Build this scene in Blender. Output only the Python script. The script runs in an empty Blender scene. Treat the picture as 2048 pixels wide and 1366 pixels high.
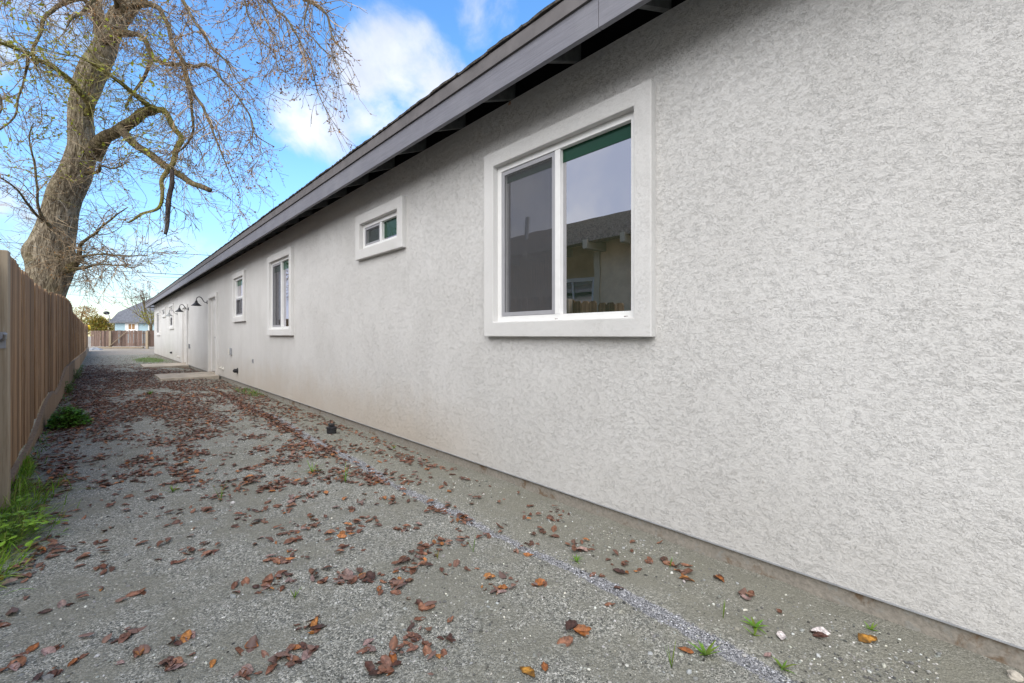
import bpy, math, random
import numpy as np
from mathutils import Vector, Matrix, noise as mn
R = math.radians
random.seed(7); rng = np.random.default_rng(11)
sc = bpy.context.scene
COL = sc.collection
# ------------------------------------------------------------------ camera, sky, sun, exposure
CAMZ = 1.08; YAW = 43.0135
cd = bpy.data.cameras.new('camera'); cam = bpy.data.objects.new('camera', cd); COL.objects.link(cam)
cam.location = (0, 0, CAMZ); cam.rotation_euler = (R(90), 0, -R(YAW))
cd.sensor_width = 36; cd.lens = 880/2048*36; cd.shift_y = -12.5/2048; cd.clip_start = .02; cd.clip_end = 2000
sc.camera = cam
SUN_EL, SUN_AZ = 40, 240           # azimuth clockwise from +Y
w = bpy.data.worlds.new('World'); sc.world = w; w.use_nodes = True
nt = w.node_tree; nt.nodes.clear()
def NN(nt, t, **k):
    n = nt.nodes.new(t)
    for a, b in k.items(): setattr(n, a, b)
    return n
def mathn(nt, op, a, b=None, c=None, clamp=False):
    n = NN(nt, 'ShaderNodeMath', operation=op, use_clamp=clamp)
    for i, v in enumerate((a, b, c)):
        if v is None: continue
        if isinstance(v, (int, float)): n.inputs[i].default_value = v
        else: nt.links.new(v, n.inputs[i])
    return n.outputs[0]
def mixc(nt, f, a, b, bt='MIX'):
    n = NN(nt, 'ShaderNodeMix', data_type='RGBA', blend_type=bt)
    for s, v in ((n.inputs[0], f), (n.inputs[6], a), (n.inputs[7], b)):
        if isinstance(v, (int, float)): s.default_value = v
        elif isinstance(v, tuple): s.default_value = v if len(v) == 4 else (*v, 1)
        else: nt.links.new(v, s)
    return n.outputs[2]
def mapr(nt, v, a, b, c=0, d=1, smooth=True):
    n = NN(nt, 'ShaderNodeMapRange', interpolation_type='SMOOTHSTEP' if smooth else 'LINEAR')
    nt.links.new(v, n.inputs[0])
    for i, q in zip((1, 2, 3, 4), (a, b, c, d)): n.inputs[i].default_value = q
    return n.outputs[0]
def noisen(nt, vec, scale, detail=4, rough=.5, dist=0, out=0):
    n = NN(nt, 'ShaderNodeTexNoise'); n.inputs['Scale'].default_value = scale; n.inputs['Detail'].default_value = detail
    n.inputs['Roughness'].default_value = rough; n.inputs['Distortion'].default_value = dist
    if vec is not None: nt.links.new(vec, n.inputs['Vector'])
    return n.outputs[out]
sky = NN(nt, 'ShaderNodeTexSky', sky_type='NISHITA', sun_disc=False, sun_elevation=R(SUN_EL), sun_rotation=R(SUN_AZ))
sky.air_density = 1.0; sky.dust_density = .2; sky.ozone_density = 2.0
tc = NN(nt, 'ShaderNodeTexCoord'); DIR = tc.outputs['Generated']
hs = NN(nt, 'ShaderNodeHueSaturation'); hs.inputs['Saturation'].default_value = 1.22; hs.inputs['Value'].default_value = 1.0
nt.links.new(sky.outputs[0], hs.inputs['Color'])
# clouds: soft cumulus masses at the places the photo shows them, overcast thickening towards -X
n_big = noisen(nt, DIR, 3.2, 9, .56, .25)
n_det = noisen(nt, DIR, 9, 10, .6, .3)
nmix = mathn(nt, 'ADD', mathn(nt, 'MULTIPLY', mathn(nt, 'SUBTRACT', n_big, .5), 1.5), mathn(nt, 'MULTIPLY', mathn(nt, 'SUBTRACT', n_det, .5), 1.7))
blob = None
for d, r, s in (((.409,.746,.525),6.5,1), ((.367,.782,.500),5.5,1), ((.445,.735,.500),6,.95), ((.46,.71,.46),6,.8), ((.35,.833,.429),5.5,.66), ((.27,.872,.400),5.0,.78),
                ((.325,.86,.385),4.5,.72), ((.52,.62,.585),5,.62), ((.383,.795,.46),5,.7), ((.41,.80,.42),6,.6), ((.10,.985,.11),6,.30), ((.03,.99,.08),7,.4)):
    vm = NN(nt, 'ShaderNodeVectorMath', operation='DOT_PRODUCT'); nt.links.new(DIR, vm.inputs[0]); v = Vector(d).normalized(); vm.inputs[1].default_value = v
    m = mathn(nt, 'MULTIPLY', mapr(nt, vm.outputs['Value'], math.cos(R(r)), math.cos(R(r*.15))), s)
    blob = m if blob is None else mathn(nt, 'MAXIMUM', blob, m)
m1 = mapr(nt, mathn(nt, 'ADD', blob, mathn(nt, 'MULTIPLY', nmix, .95)), .16, 1.02)
m1 = mathn(nt, 'MULTIPLY', m1, mapr(nt, blob, 0, .15))
sx = NN(nt, 'ShaderNodeSeparateXYZ'); nt.links.new(DIR, sx.inputs[0])
cov = mathn(nt, 'ADD', mapr(nt, sx.outputs[0], .12, -.40, 0, 1.1), mapr(nt, sx.outputs[1], .35, -.5, 0, .6))
m2 = mapr(nt, mathn(nt, 'ADD', cov, mathn(nt, 'MULTIPLY', nmix, .9)), .28, .75)
mask = mathn(nt, 'MINIMUM', mathn(nt, 'ADD', m1, m2), .96)
shade = noisen(nt, DIR, 5, 6, .55, .3)
ccol = mixc(nt, mapr(nt, shade, .35, .65), (2.0, 2.2, 2.75), (2.8, 2.9, 3.1))
sx0 = NN(nt, 'ShaderNodeSeparateXYZ'); nt.links.new(DIR, sx0.inputs[0])
hz = NN(nt, 'ShaderNodeVectorMath', operation='SCALE'); nt.links.new(hs.outputs[0], hz.inputs[0]); nt.links.new(mapr(nt, sx0.outputs[2], 0, .35, .50, .93), hz.inputs['Scale'])
scol = mixc(nt, mask, hz.outputs[0], ccol)
bg = NN(nt, 'ShaderNodeBackground'); bg.inputs['Strength'].default_value = .103
nt.links.new(scol, bg.inputs['Color'])
wo = NN(nt, 'ShaderNodeOutputWorld'); nt.links.new(bg.outputs[0], wo.inputs[0])
sl = bpy.data.lights.new('sun', 'SUN'); sl.energy = 1.15; sl.angle = R(75); sl.color = (1, .965, .91)
so = bpy.data.objects.new('sun', sl); COL.objects.link(so)
sd = Vector((math.sin(R(SUN_AZ))*math.cos(R(SUN_EL)), math.cos(R(SUN_AZ))*math.cos(R(SUN_EL)), math.sin(R(SUN_EL))))
so.rotation_euler = sd.to_track_quat('Z', 'Y').to_euler(); so.location = (-3, -4, 9)
sc.view_settings.view_transform = 'Standard'; sc.view_settings.look = 'None'
sc.view_settings.gamma = 1; sc.view_settings.exposure = 1.93; sc.view_settings.use_curve_mapping = False
sc.render.engine = 'CYCLES'

# ------------------------------------------------------------------ helpers
WL = {}
def tag(o, label=None, cat=None, group=None, kind=None):
    for k, v in (('label', label), ('category', cat), ('group', group), ('kind', kind)):
        if v: o[k] = v
    return o
def thing(name, loc, label, cat, group=None):
    o = bpy.data.objects.new(name, None); COL.objects.link(o); o.location = loc; o.empty_display_size = .1
    WL[o.name] = Vector(loc); return tag(o, label, cat, group)
class MB:
    def __init__(s): s.v = []; s.f = []
    def add(s, vs, fs):
        b = len(s.v); s.v += [tuple(v) for v in vs]; s.f += [tuple(i+b for i in f) for f in fs]; return s
    def box(s, x0, x1, y0, y1, z0, z1):
        return s.add([(x0,y0,z0),(x1,y0,z0),(x1,y1,z0),(x0,y1,z0),(x0,y0,z1),(x1,y0,z1),(x1,y1,z1),(x0,y1,z1)],
                     [(0,3,2,1),(4,5,6,7),(0,1,5,4),(1,2,6,5),(2,3,7,6),(3,0,4,7)])
    def tube(s, pts, rad, n=8, caps=True):
        pts = [Vector(p) for p in pts]; rr = rad if hasattr(rad, '__len__') else [rad]*len(pts)
        b = len(s.v); up = None
        for i, p in enumerate(pts):
            t = (pts[min(i+1, len(pts)-1)]-pts[max(i-1, 0)]).normalized()
            if up is None: up = t.orthogonal().normalized()
            else:
                up = up - t*up.dot(t)
                up = up.normalized() if up.length > 1e-6 else t.orthogonal().normalized()
            q = t.cross(up)
            for k in range(n):
                a = 2*math.pi*k/n; s.v.append(tuple(p+(up*math.cos(a)+q*math.sin(a))*rr[i]))
        for i in range(len(pts)-1):
            for k in range(n):
                k2 = (k+1) % n; s.f.append((b+i*n+k, b+i*n+k2, b+(i+1)*n+k2, b+(i+1)*n+k))
        if caps:
            s.f.append(tuple(b+k for k in reversed(range(n)))); s.f.append(tuple(b+(len(pts)-1)*n+k for k in range(n)))
        return s
    def lathe(s, prof, c, n=24, axis='z'):
        b = len(s.v)
        for r, h in prof:
            for k in range(n):
                a = 2*math.pi*k/n
                if axis == 'z': s.v.append((c[0]+r*math.cos(a), c[1]+r*math.sin(a), c[2]+h))
                else: s.v.append((c[0]-h, c[1]+r*math.cos(a), c[2]+r*math.sin(a)))
        for i in range(len(prof)-1):
            for k in range(n):
                k2 = (k+1) % n; s.f.append((b+i*n+k, b+i*n+k2, b+(i+1)*n+k2, b+(i+1)*n+k))
        return s
    def ring(s, x0, x1, y0, y1, z0, z1, w, bottom=True, wb=None):
        """rectangular frame in the YZ plane, thickness x0..x1, border w"""
        wb = w if wb is None else wb
        o = [(y0,z0),(y1,z0),(y1,z1),(y0,z1)]
        i = [(y0+w,z0+(wb if bottom else 0)),(y1-w,z0+(wb if bottom else 0)),(y1-w,z1-w),(y0+w,z1-w)]
        vs = [(x0,)+p for p in o]+[(x0,)+p for p in i]+[(x1,)+p for p in o]+[(x1,)+p for p in i]
        fs = []
        for k in range(4):
            if k == 0 and not bottom: continue
            n = (k+1) % 4
            fs += [(k,k+4,n+4,n),(8+k,8+n,12+n,12+k),(k,n,8+n,8+k),(4+k,12+k,12+n,4+n)]
        if not bottom: fs += [(0,8,12,4),(1,5,13,9)]
        return s.add(vs, fs)
def obj(name, mb, mats, parent=None, origin=None, smooth=False, bevel=0, kind=None):
    pw = WL[parent.name] if parent else Vector((0,0,0))
    org = Vector(origin) if origin is not None else pw.copy()
    me = bpy.data.meshes.new(name)
    V = np.array(mb.v, float)-np.array(org); me.from_pydata(V.tolist(), [], mb.f)
    me.materials.append(mats)
    if smooth: me.polygons.foreach_set('use_smooth', [True]*len(me.polygons))
    me.update()
    o = bpy.data.objects.new(name, me); COL.objects.link(o); o.location = org-pw
    if parent: o.parent = parent
    WL[o.name] = org
    if bevel:
        m = o.modifiers.new('bevel', 'BEVEL'); m.width = bevel; m.segments = 2; m.limit_method = 'ANGLE'
    if kind: o['kind'] = kind
    return o
def npmesh(name, V, F, mat, col=None, smooth=False):
    """V (n,3), F (m,k) int arrays; col (n,3)"""
    me = bpy.data.meshes.new(name); n, k = F.shape
    me.vertices.add(len(V)); me.vertices.foreach_set('co', np.ascontiguousarray(V, np.float32).ravel())
    me.loops.add(n*k); me.loops.foreach_set('vertex_index', F.astype(np.int32).ravel())
    me.polygons.add(n); me.polygons.foreach_set('loop_start', np.arange(0, n*k, k, dtype=np.int32))
    try: me.polygons.foreach_set('loop_total', np.full(n, k, np.int32))
    except Exception: pass
    me.polygons.foreach_set('use_smooth', np.full(n, smooth))
    if col is not None:
        a = me.color_attributes.new('col', 'FLOAT_COLOR', 'POINT')
        a.data.foreach_set('color', np.concatenate([col, np.ones((len(V),1))], 1).astype(np.float32).ravel())
    me.materials.append(mat); me.update(calc_edges=True); me.validate(); return me
def link(name, me, parent=None, loc=(0,0,0)):
    o = bpy.data.objects.new(name, me); COL.objects.link(o); o.location = loc
    if parent: o.parent = parent
    WL[o.name] = Vector(loc)+(WL[parent.name] if parent else Vector((0,0,0)))
    return o
def rots(N, yaw, tilt):
    """random rotation matrices: yaw about z then tilt about a random horizontal axis"""
    a = rng.uniform(0, 2*np.pi, N) if yaw is None else yaw
    b = rng.uniform(0, 2*np.pi, N); t = tilt
    c, s = np.cos(a), np.sin(a); Z = np.zeros(N); O = np.ones(N)
    Rz = np.stack([np.stack([c,-s,Z],1), np.stack([s,c,Z],1), np.stack([Z,Z,O],1)],1)
    kx, ky = np.cos(b), np.sin(b); ct, st = np.cos(t), np.sin(t); v = 1-ct
    Rt = np.stack([np.stack([ct+kx*kx*v, kx*ky*v, ky*st],1), np.stack([kx*ky*v, ct+ky*ky*v, -kx*st],1), np.stack([-ky*st, kx*st, ct],1)],1)
    return Rt@Rz
def scatter(V, F, pos, rot, scl, colr):
    N = len(pos); n = len(V)
    P = np.einsum('nij,kj->nki', rot, V)*np.asarray(scl).reshape(N, 1, -1)+pos[:, None, :]
    FF = (F[None]+(np.arange(N)*n)[:, None, None]).reshape(-1, F.shape[1])
    C = np.repeat(colr, n, 0)
    return P.reshape(-1, 3), FF, C
# ------------------------------------------------------------------ value noise in numpy
_T = np.random.default_rng(3).random((256, 256))
def vn(x, y):
    xi = np.floor(x).astype(int); yi = np.floor(y).astype(int); u = x-xi; v = y-yi
    u = u*u*(3-2*u); v = v*v*(3-2*v)
    g = lambda a, b: _T[a % 256, b % 256]
    return (g(xi,yi)*(1-u)+g(xi+1,yi)*u)*(1-v)+(g(xi,yi+1)*(1-u)+g(xi+1,yi+1)*u)*v
def fbm(x, y, o=4):
    s = 0; a = .5
    for i in range(o): s = s+a*vn(x*2**i+17*i, y*2**i+31*i); a *= .5
    return s
CL = [(0.63,2.91,7,0.064),(0.34,2.67,10,0.075),(-0.06,2.56,5,0.046),(0.06,2.13,6,0.036),(-0.14,2.23,5,0.044),(-0.1,2.05,6,0.041),(0.21,1.94,5,0.028),(0.18,1.81,8,0.033),(0.57,1.71,7,0.041),(0.49,1.58,10,0.047),(0.37,1.61,7,0.046),(0.36,1.72,2,0.017),(0.66,2.31,14,0.063),(0.55,2.09,14,0.056),(0.74,2.02,7,0.056),(0.9,2.19,4,0.045),(0.88,1.87,6,0.045),(0.81,1.93,8,0.049),(0.92,1.74,14,0.052),(1.08,1.82,14,0.071),(1.17,1.9,9,0.062),(1.26,1.93,8,0.057),(1.27,2.2,8,0.056),(1.12,2.42,10,0.075),(0.97,2.39,8,0.068),(0.83,2.65,12,0.097),(0.69,2.54,9,0.08),(1.05,3.16,10,0.103),(0.87,2.99,8,0.082),(0.84,3.56,12,0.144),(0.6,3.58,9,0.103),(1.27,1.44,13,0.057),(1.41,1.33,3,0.031),(1.23,1.59,2,0.023),(0.94,1.53,4,0.028),(0.85,1.43,5,0.037),(0.79,1.39,9,0.046),(0.85,1.3,6,0.045),(0.68,1.46,3,0.024),(0.68,1.34,7,0.036),(1.29,1.01,2,0.015),(1.2,1.01,1,0.005),(1.58,1.59,6,0.056),(1.78,1.64,5,0.055),(2.03,1.79,8,0.07),(1.8,1.42,8,0.077),(1.83,1.09,4,0.07),(1.61,1.18,2,0.027),(1.81,1.2,4,0.048),(2.05,1.03,6,0.049),(1.95,0.95,4,0.032),(2.06,0.82,2,0.018),(1.99,0.69,3,0.03),(1.92,0.4,4,0.025),(1.66,0.5,1,0.005),(1.4,1.83,4,0.052),(1.59,1.86,5,0.061),(-0.23,2.56,5,0.068),(-0.28,2.92,5,0.066),(-0.01,2.77,3,0.046),(0.18,2.93,4,0.062),(-0.06,3.16,4,0.062),(-0.23,3.04,5,0.071),(0.27,1.72,1,0.007),(0.09,2.41,2,0.025),(1.16,2.75,7,0.083),(1.36,2.68,7,0.085),(1.53,2.29,8,0.068),(1.55,2.07,9,0.053),(1.71,2.89,9,0.097),(1.88,1.86,4,0.066),(0.08,1.93,3,0.033),(-0.22,2.14,3,0.023),(0.4,2.18,3,0.042),(1.17,1.67,3,0.037)]
def stripx(y): return 1.56+.05*(vn(y*1.1, y*0+3.3)-.5)*2+np.clip((y-3)*.035, 0, .22)-.10*np.clip((y-6.5)/4, 0, 1)
def gz(x, y):
    x = np.asarray(x, float); y = np.asarray(y, float)
    near = np.clip(1-(y-6)/30, .2, 1)
    z = (fbm(x*1.6, y*1.6, 3)-.45)*.035*near+(fbm(x*9, y*9, 3)-.45)*.014*near+(fbm(x*40, y*40, 2)-.4)*.005*near
    z = z-.035*np.clip((x-1.75)/.45, 0, 1)
    z = z-.012*np.exp(-((x-stripx(y))/.05)**2)*np.clip((8-y)/3, 0, 1)
    for cx, cy, n, s in CL:
        if n >= 5: z = z-.014*np.exp(-((x-cx)**2+(y-cy)**2)/(2*(s*.8)**2))
    z = z-.045*np.exp(-((x-.07)**2+((y-5.0)*.8)**2)/.02)          # scuffed hollow beside the fence
    return z
# ------------------------------------------------------------------ materials
def mat(name, f):
    m = bpy.data.materials.new(name); m.use_nodes = True; nt = m.node_tree
    b = nt.nodes['Principled BSDF']; f(nt, b); return m
def simple(name, c, rough=.6, spec=.5, var=.0, scale=20, bump=0, bscale=80, metal=0):
    def f(nt, b):
        b.inputs['Roughness'].default_value = rough; b.inputs['Specular IOR Level'].default_value = spec; b.inputs['Metallic'].default_value = metal
        t = NN(nt, 'ShaderNodeTexCoord')
        if var:
            n = noisen(nt, t.outputs['Object'], scale, 5, .6)
            nt.links.new(mixc(nt, mapr(nt, n, .3, .7), tuple(q*(1-var) for q in c), tuple(min(1, q*(1+var)) for q in c)), b.inputs['Base Color'])
        else: b.inputs['Base Color'].default_value = (*c, 1)
        if bump:
            n = noisen(nt, t.outputs['Object'], bscale, 4, .6); bp = NN(nt, 'ShaderNodeBump'); bp.inputs['Strength'].default_value = 1
            bp.inputs['Distance'].default_value = bump; nt.links.new(n, bp.inputs['Height']); nt.links.new(bp.outputs[0], b.inputs['Normal'])
    return mat(name, f)
def stucco_f(coarse, c0, c1, dist):
    def f(nt, b):
        b.inputs['Roughness'].default_value = .9; b.inputs['Specular IOR Level'].default_value = .15
        g = NN(nt, 'ShaderNodeNewGeometry'); P = g.outputs['Position']
        mpp = NN(nt, 'ShaderNodeMapping'); mpp.inputs['Scale'].default_value = (1, .8, 1.25); nt.links.new(P, mpp.inputs[0]); Q = mpp.outputs[0]
        sz_ = NN(nt, 'ShaderNodeSeparateXYZ'); nt.links.new(P, sz_.inputs[0]); zc = sz_.outputs[2]
        n1 = noisen(nt, Q, coarse*.55, 6, .66, .2); n2 = noisen(nt, Q, coarse*1.5, 5, .66, .2); n3 = noisen(nt, P, 330, 3, .6); n4 = noisen(nt, Q, coarse*.9, 5, .6)
        def saw(n, k, f): return mathn(nt, 'FRACT', mathn(nt, 'SUBTRACT', mathn(nt, 'MULTIPLY', n, k), mathn(nt, 'MULTIPLY', zc, f)))
        s1 = saw(n1, 9.5, 9); s2 = saw(n2, 6.5, 20); m4 = mapr(nt, n4, .42, .58)
        h = mathn(nt, 'ADD', mathn(nt, 'MULTIPLY', mathn(nt, 'MULTIPLY', mathn(nt, 'POWER', s1, 2.6), m4), 1.0), mathn(nt, 'MULTIPLY', mathn(nt, 'POWER', s2, 2.2), .6))
        h = mathn(nt, 'MULTIPLY', h, mapr(nt, noisen(nt, P, 3.5, 5, .6), .36, .6, .85, 1.15))
        h = mathn(nt, 'ADD', h, mathn(nt, 'MULTIPLY', n3, .75))
        bp = NN(nt, 'ShaderNodeBump'); bp.inputs['Strength'].default_value = 1; bp.inputs['Distance'].default_value = dist
        nt.links.new(h, bp.inputs['Height']); nt.links.new(bp.outputs[0], b.inputs['Normal'])
        s = NN(nt, 'ShaderNodeSeparateXYZ'); nt.links.new(P, s.inputs[0])
        cl = noisen(nt, P, .9, 4, .6)
        col = mixc(nt, mapr(nt, cl, .35, .65), c0, c1)
        # soil splashed up the foot of the wall, strongest part-way along, and faint run-off streaks
        st = noisen(nt, P, 3.0, 6, .65); zz = mathn(nt, 'ADD', s.outputs[2], mathn(nt, 'MULTIPLY', mathn(nt, 'SUBTRACT', st, .5), -.55))
        along = mathn(nt, 'MULTIPLY', mapr(nt, s.outputs[1], 2.2, 3.8), mapr(nt, s.outputs[1], 16, 7, .35, 1))
        dirt = mathn(nt, 'MULTIPLY', mapr(nt, zz, .75, .02), mathn(nt, 'ADD', mathn(nt, 'MULTIPLY', along, .40), .03))
        col = mixc(nt, dirt, col, (.50, .385, .25))
        vm = NN(nt, 'ShaderNodeMapping'); vm.inputs['Scale'].default_value = (9, 9, .5); nt.links.new(P, vm.inputs[0])
        sk = noisen(nt, vm.outputs[0], 1, 5, .6); far = mapr(nt, s.outputs[1], 5, 12, .45, 1)
        col = mixc(nt, mathn(nt, 'MULTIPLY', mathn(nt, 'MULTIPLY', mapr(nt, sk, .5, .72), far), .10), col, (.36, .33, .29))
        ledge_shade = mathn(nt, 'MAXIMUM', mathn(nt, 'MULTIPLY', mapr(nt, s1, .10, .0), m4), mathn(nt, 'MULTIPLY', mapr(nt, s2, .12, .0), .55))  # shade lines just beneath the stucco ledges, painted into the colour
        col = mixc(nt, mathn(nt, 'MULTIPLY', ledge_shade, .13 if coarse < 60 else .08), col, (.34,.32,.30))
        sp = noisen(nt, P, 14, 6, .7)
        col = mixc(nt, mathn(nt, 'MULTIPLY', mapr(nt, sp, .70, .76), .5), col, (.38, .33, .27))
        nt.links.new(col, b.inputs['Base Color'])
    return f
M = {}
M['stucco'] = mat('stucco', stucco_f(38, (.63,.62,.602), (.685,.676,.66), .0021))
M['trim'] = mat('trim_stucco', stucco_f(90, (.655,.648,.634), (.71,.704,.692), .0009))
def paint_wood(nt, b):
    b.inputs['Roughness'].default_value = .55
    g = NN(nt, 'ShaderNodeNewGeometry'); mp = NN(nt, 'ShaderNodeMapping'); mp.inputs['Scale'].default_value = (120, 4, 120); nt.links.new(g.outputs['Position'], mp.inputs[0])
    n = noisen(nt, mp.outputs[0], 1, 6, .65, .4); n2 = noisen(nt, g.outputs['Position'], 3, 4, .6); n3 = noisen(nt, g.outputs['Position'], 30, 4, .7)
    c = mixc(nt, mapr(nt, n, .3, .7), (.14,.14,.165), (.185,.185,.215)); c = mixc(nt, mathn(nt, 'MULTIPLY', mapr(nt, n2, .4, .8), .35), c, (.27,.27,.29))
    c = mixc(nt, mathn(nt, 'MULTIPLY', mapr(nt, n3, .74, .77), .8), c, (.42,.42,.42))
    nt.links.new(c, b.inputs['Base Color'])
    bp = NN(nt, 'ShaderNodeBump'); bp.inputs['Distance'].default_value = .0022; nt.links.new(n, bp.inputs['Height']); nt.links.new(bp.outputs[0], b.inputs['Normal'])
M['fascia'] = mat('painted_fascia', paint_wood)
M['fascia2'] = simple('upper_trim_paint', (.125,.115,.115), .6, .4, .15, 6, .001, 60)
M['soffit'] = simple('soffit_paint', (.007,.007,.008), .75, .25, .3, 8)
M['rafter'] = simple('rafter_paint', (.085,.09,.09), .7, .3, .3, 12, .001, 60)
M['shingle'] = simple('shingle', (.105,.095,.085), .95, .1, .45, 60, .003, 200)
M['shingle_blue'] = simple('grey_shingle', (.15,.155,.17), .95, .1, .3, 5)
M['vinyl'] = simple('white_vinyl', (.78,.78,.77), .35, .5, .03, 12)
M['screenframe'] = simple('screen_frame', (.33,.33,.35), .45, .5, .05, 9)
M['door'] = simple('door_paint', (.66,.645,.62), .5, .4, .06, 3)
M['black'] = simple('black_metal', (.016,.018,.024), .4, .5, .2, 20)
M['blackplastic'] = simple('black_plastic', (.02,.02,.023), .5, .5, .3, 30, .002, 60)
M['whitecap'] = simple('white_plastic', (.7,.68,.62), .5, .5, .1, 30)
M['galv'] = simple('grey_metal', (.32,.33,.35), .5, .5, .15, 15)
M['lampgrey'] = simple('grey_lamp_metal', (.24,.25,.25), .5, .5, .1, 15)
M['padconc'] = simple('pad_concrete', (.43,.375,.31), .9, .2, .18, 4, .002, 90)
def foundation(nt, b):
    b.inputs['Roughness'].default_value = .95
    g = NN(nt, 'ShaderNodeNewGeometry'); P = g.outputs['Position']; n = noisen(nt, P, 5, 8, .65, .4); n2 = noisen(nt, P, 60, 6, .6)
    c = mixc(nt, mapr(nt, n2, .3, .7), (.24,.22,.19), (.33,.30,.26)); c = mixc(nt, mapr(nt, n, .56, .66), c, (.18,.125,.08))
    n3 = noisen(nt, P, 13, 8, .7, .5); c = mixc(nt, mathn(nt, 'MULTIPLY', mapr(nt, n3, .55, .62), .6), c, (.30,.30,.28))
    nt.links.new(c, b.inputs['Base Color']); bp = NN(nt, 'ShaderNodeBump'); bp.inputs['Distance'].default_value = .006; nt.links.new(n2, bp.inputs['Height']); nt.links.new(bp.outputs[0], b.inputs['Normal'])
M['found'] = mat('foundation_concrete', foundation)
def glass_f(refl, tint, inner):
    def f(nt, b):
        out = nt.nodes['Material Output']; b.inputs['Base Color'].default_value = (*inner, 1); b.inputs['Roughness'].default_value = .6; b.inputs['Specular IOR Level'].default_value = 0
        g = NN(nt, 'ShaderNodeBsdfGlossy'); g.inputs['Color'].default_value = (*tint, 1); g.inputs['Roughness'].default_value = .004
        geo = NN(nt, 'ShaderNodeNewGeometry'); n = noisen(nt, geo.outputs['Position'], 1.6, 2, .5); bp = NN(nt, 'ShaderNodeBump'); bp.inputs['Distance'].default_value = .0016
        nt.links.new(n, bp.inputs['Height']); nt.links.new(bp.outputs[0], g.inputs['Normal'])
        fr = NN(nt, 'ShaderNodeFresnel'); fr.inputs['IOR'].default_value = 1.5
        fac = mathn(nt, 'ADD', fr.outputs[0], refl, clamp=True)
        mx = NN(nt, 'ShaderNodeMixShader'); nt.links.new(fac, mx.inputs[0]); nt.links.new(b.outputs[0], mx.inputs[1]); nt.links.new(g.outputs[0], mx.inputs[2]); nt.links.new(mx.outputs[0], out.inputs[0])
    return f
M['glass'] = mat('window_glass', glass_f(.42, (.95,.92,.97), (.005,.018,.010)))
M['paintedrefl'] = mat('painted_reflection_band', glass_f(-.02, (.8,1,.9), (.010,.046,.026)))  # dark green strip painted in place of a dark reflection in the glass
def screen_f(nt, b):
    out = nt.nodes['Material Output']; b.inputs['Base Color'].default_value = (.075,.075,.082,1); b.inputs['Roughness'].default_value = .8
    tr = NN(nt, 'ShaderNodeBsdfTransparent'); g = NN(nt, 'ShaderNodeNewGeometry')
    mp = NN(nt, 'ShaderNodeMapping'); mp.inputs['Scale'].default_value = (1, 1, .28); nt.links.new(g.outputs['Position'], mp.inputs[0])
    wv = NN(nt, 'ShaderNodeTexWave', wave_type='BANDS', bands_direction='Y'); wv.inputs['Scale'].default_value = 13; wv.inputs['Distortion'].default_value = 6; wv.inputs['Detail'].default_value = 2; wv.inputs['Detail Scale'].default_value = 1.6
    nt.links.new(mp.outputs[0], wv.inputs[0])
    mx = NN(nt, 'ShaderNodeMixShader'); nt.links.new(mapr(nt, wv.outputs['Fac'], 0, 1, .48, .59), mx.inputs[0])
    nt.links.new(tr.outputs[0], mx.inputs[1]); nt.links.new(b.outputs[0], mx.inputs[2]); nt.links.new(mx.outputs[0], out.inputs[0])
M['screen'] = mat('insect_screen', screen_f)
def wood_f(c_dark, c_mid, c_light, oi=True):
    def f(nt, b):
        b.inputs['Roughness'].default_value = .85; b.inputs['Specular IOR Level'].default_value = .2
        t = NN(nt, 'ShaderNodeTexCoord'); mp = NN(nt, 'ShaderNodeMapping'); mp.inputs['Scale'].default_value = (36, 36, 1.3); nt.links.new(t.outputs['Object'], mp.inputs[0])
        o = NN(nt, 'ShaderNodeObjectInfo'); cb = NN(nt, 'ShaderNodeCombineXYZ'); r = mathn(nt, 'MULTIPLY', o.outputs['Random'], 97)
        for i in range(3): nt.links.new(r, cb.inputs[i])
        nt.links.new(cb.outputs[0], mp.inputs['Location'])
        n = noisen(nt, mp.outputs[0], 1, 7, .66, .6)
        mp2 = NN(nt, 'ShaderNodeMapping'); mp2.inputs['Scale'].default_value = (90, 90, 3.5); nt.links.new(t.outputs['Object'], mp2.inputs[0]); nt.links.new(cb.outputs[0], mp2.inputs['Location'])
        n2 = noisen(nt, mp2.outputs[0], 1, 4, .6, .3)
        c = mixc(nt, mapr(nt, n, .32, .62), c_dark, c_mid); c = mixc(nt, mapr(nt, n2, .60, .72), c, c_light)
        hv = NN(nt, 'ShaderNodeHueSaturation'); nt.links.new(mapr(nt, o.outputs['Random'], 0, 1, .55, 1.45, False), hv.inputs['Value']); nt.links.new(c, hv.inputs['Color'])
        nt.links.new(hv.outputs[0], b.inputs['Base Color'])
        bp = NN(nt, 'ShaderNodeBump'); bp.inputs['Distance'].default_value = .003; nt.links.new(n, bp.inputs['Height']); nt.links.new(bp.outputs[0], b.inputs['Normal'])
    return f
M['picket'] = mat('weathered_picket', wood_f((.14,.078,.042), (.36,.225,.12), (.58,.46,.31)))
M['post'] = mat('grey_post_wood', wood_f((.30,.23,.155), (.42,.345,.25), (.50,.43,.33)))
M['kick'] = mat('pale_kickboard', wood_f((.20,.135,.085), (.30,.215,.14), (.42,.33,.23)))
M['backpicket'] = mat('back_fence_wood', wood_f((.085,.055,.045), (.20,.14,.115), (.33,.27,.23)))
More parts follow.
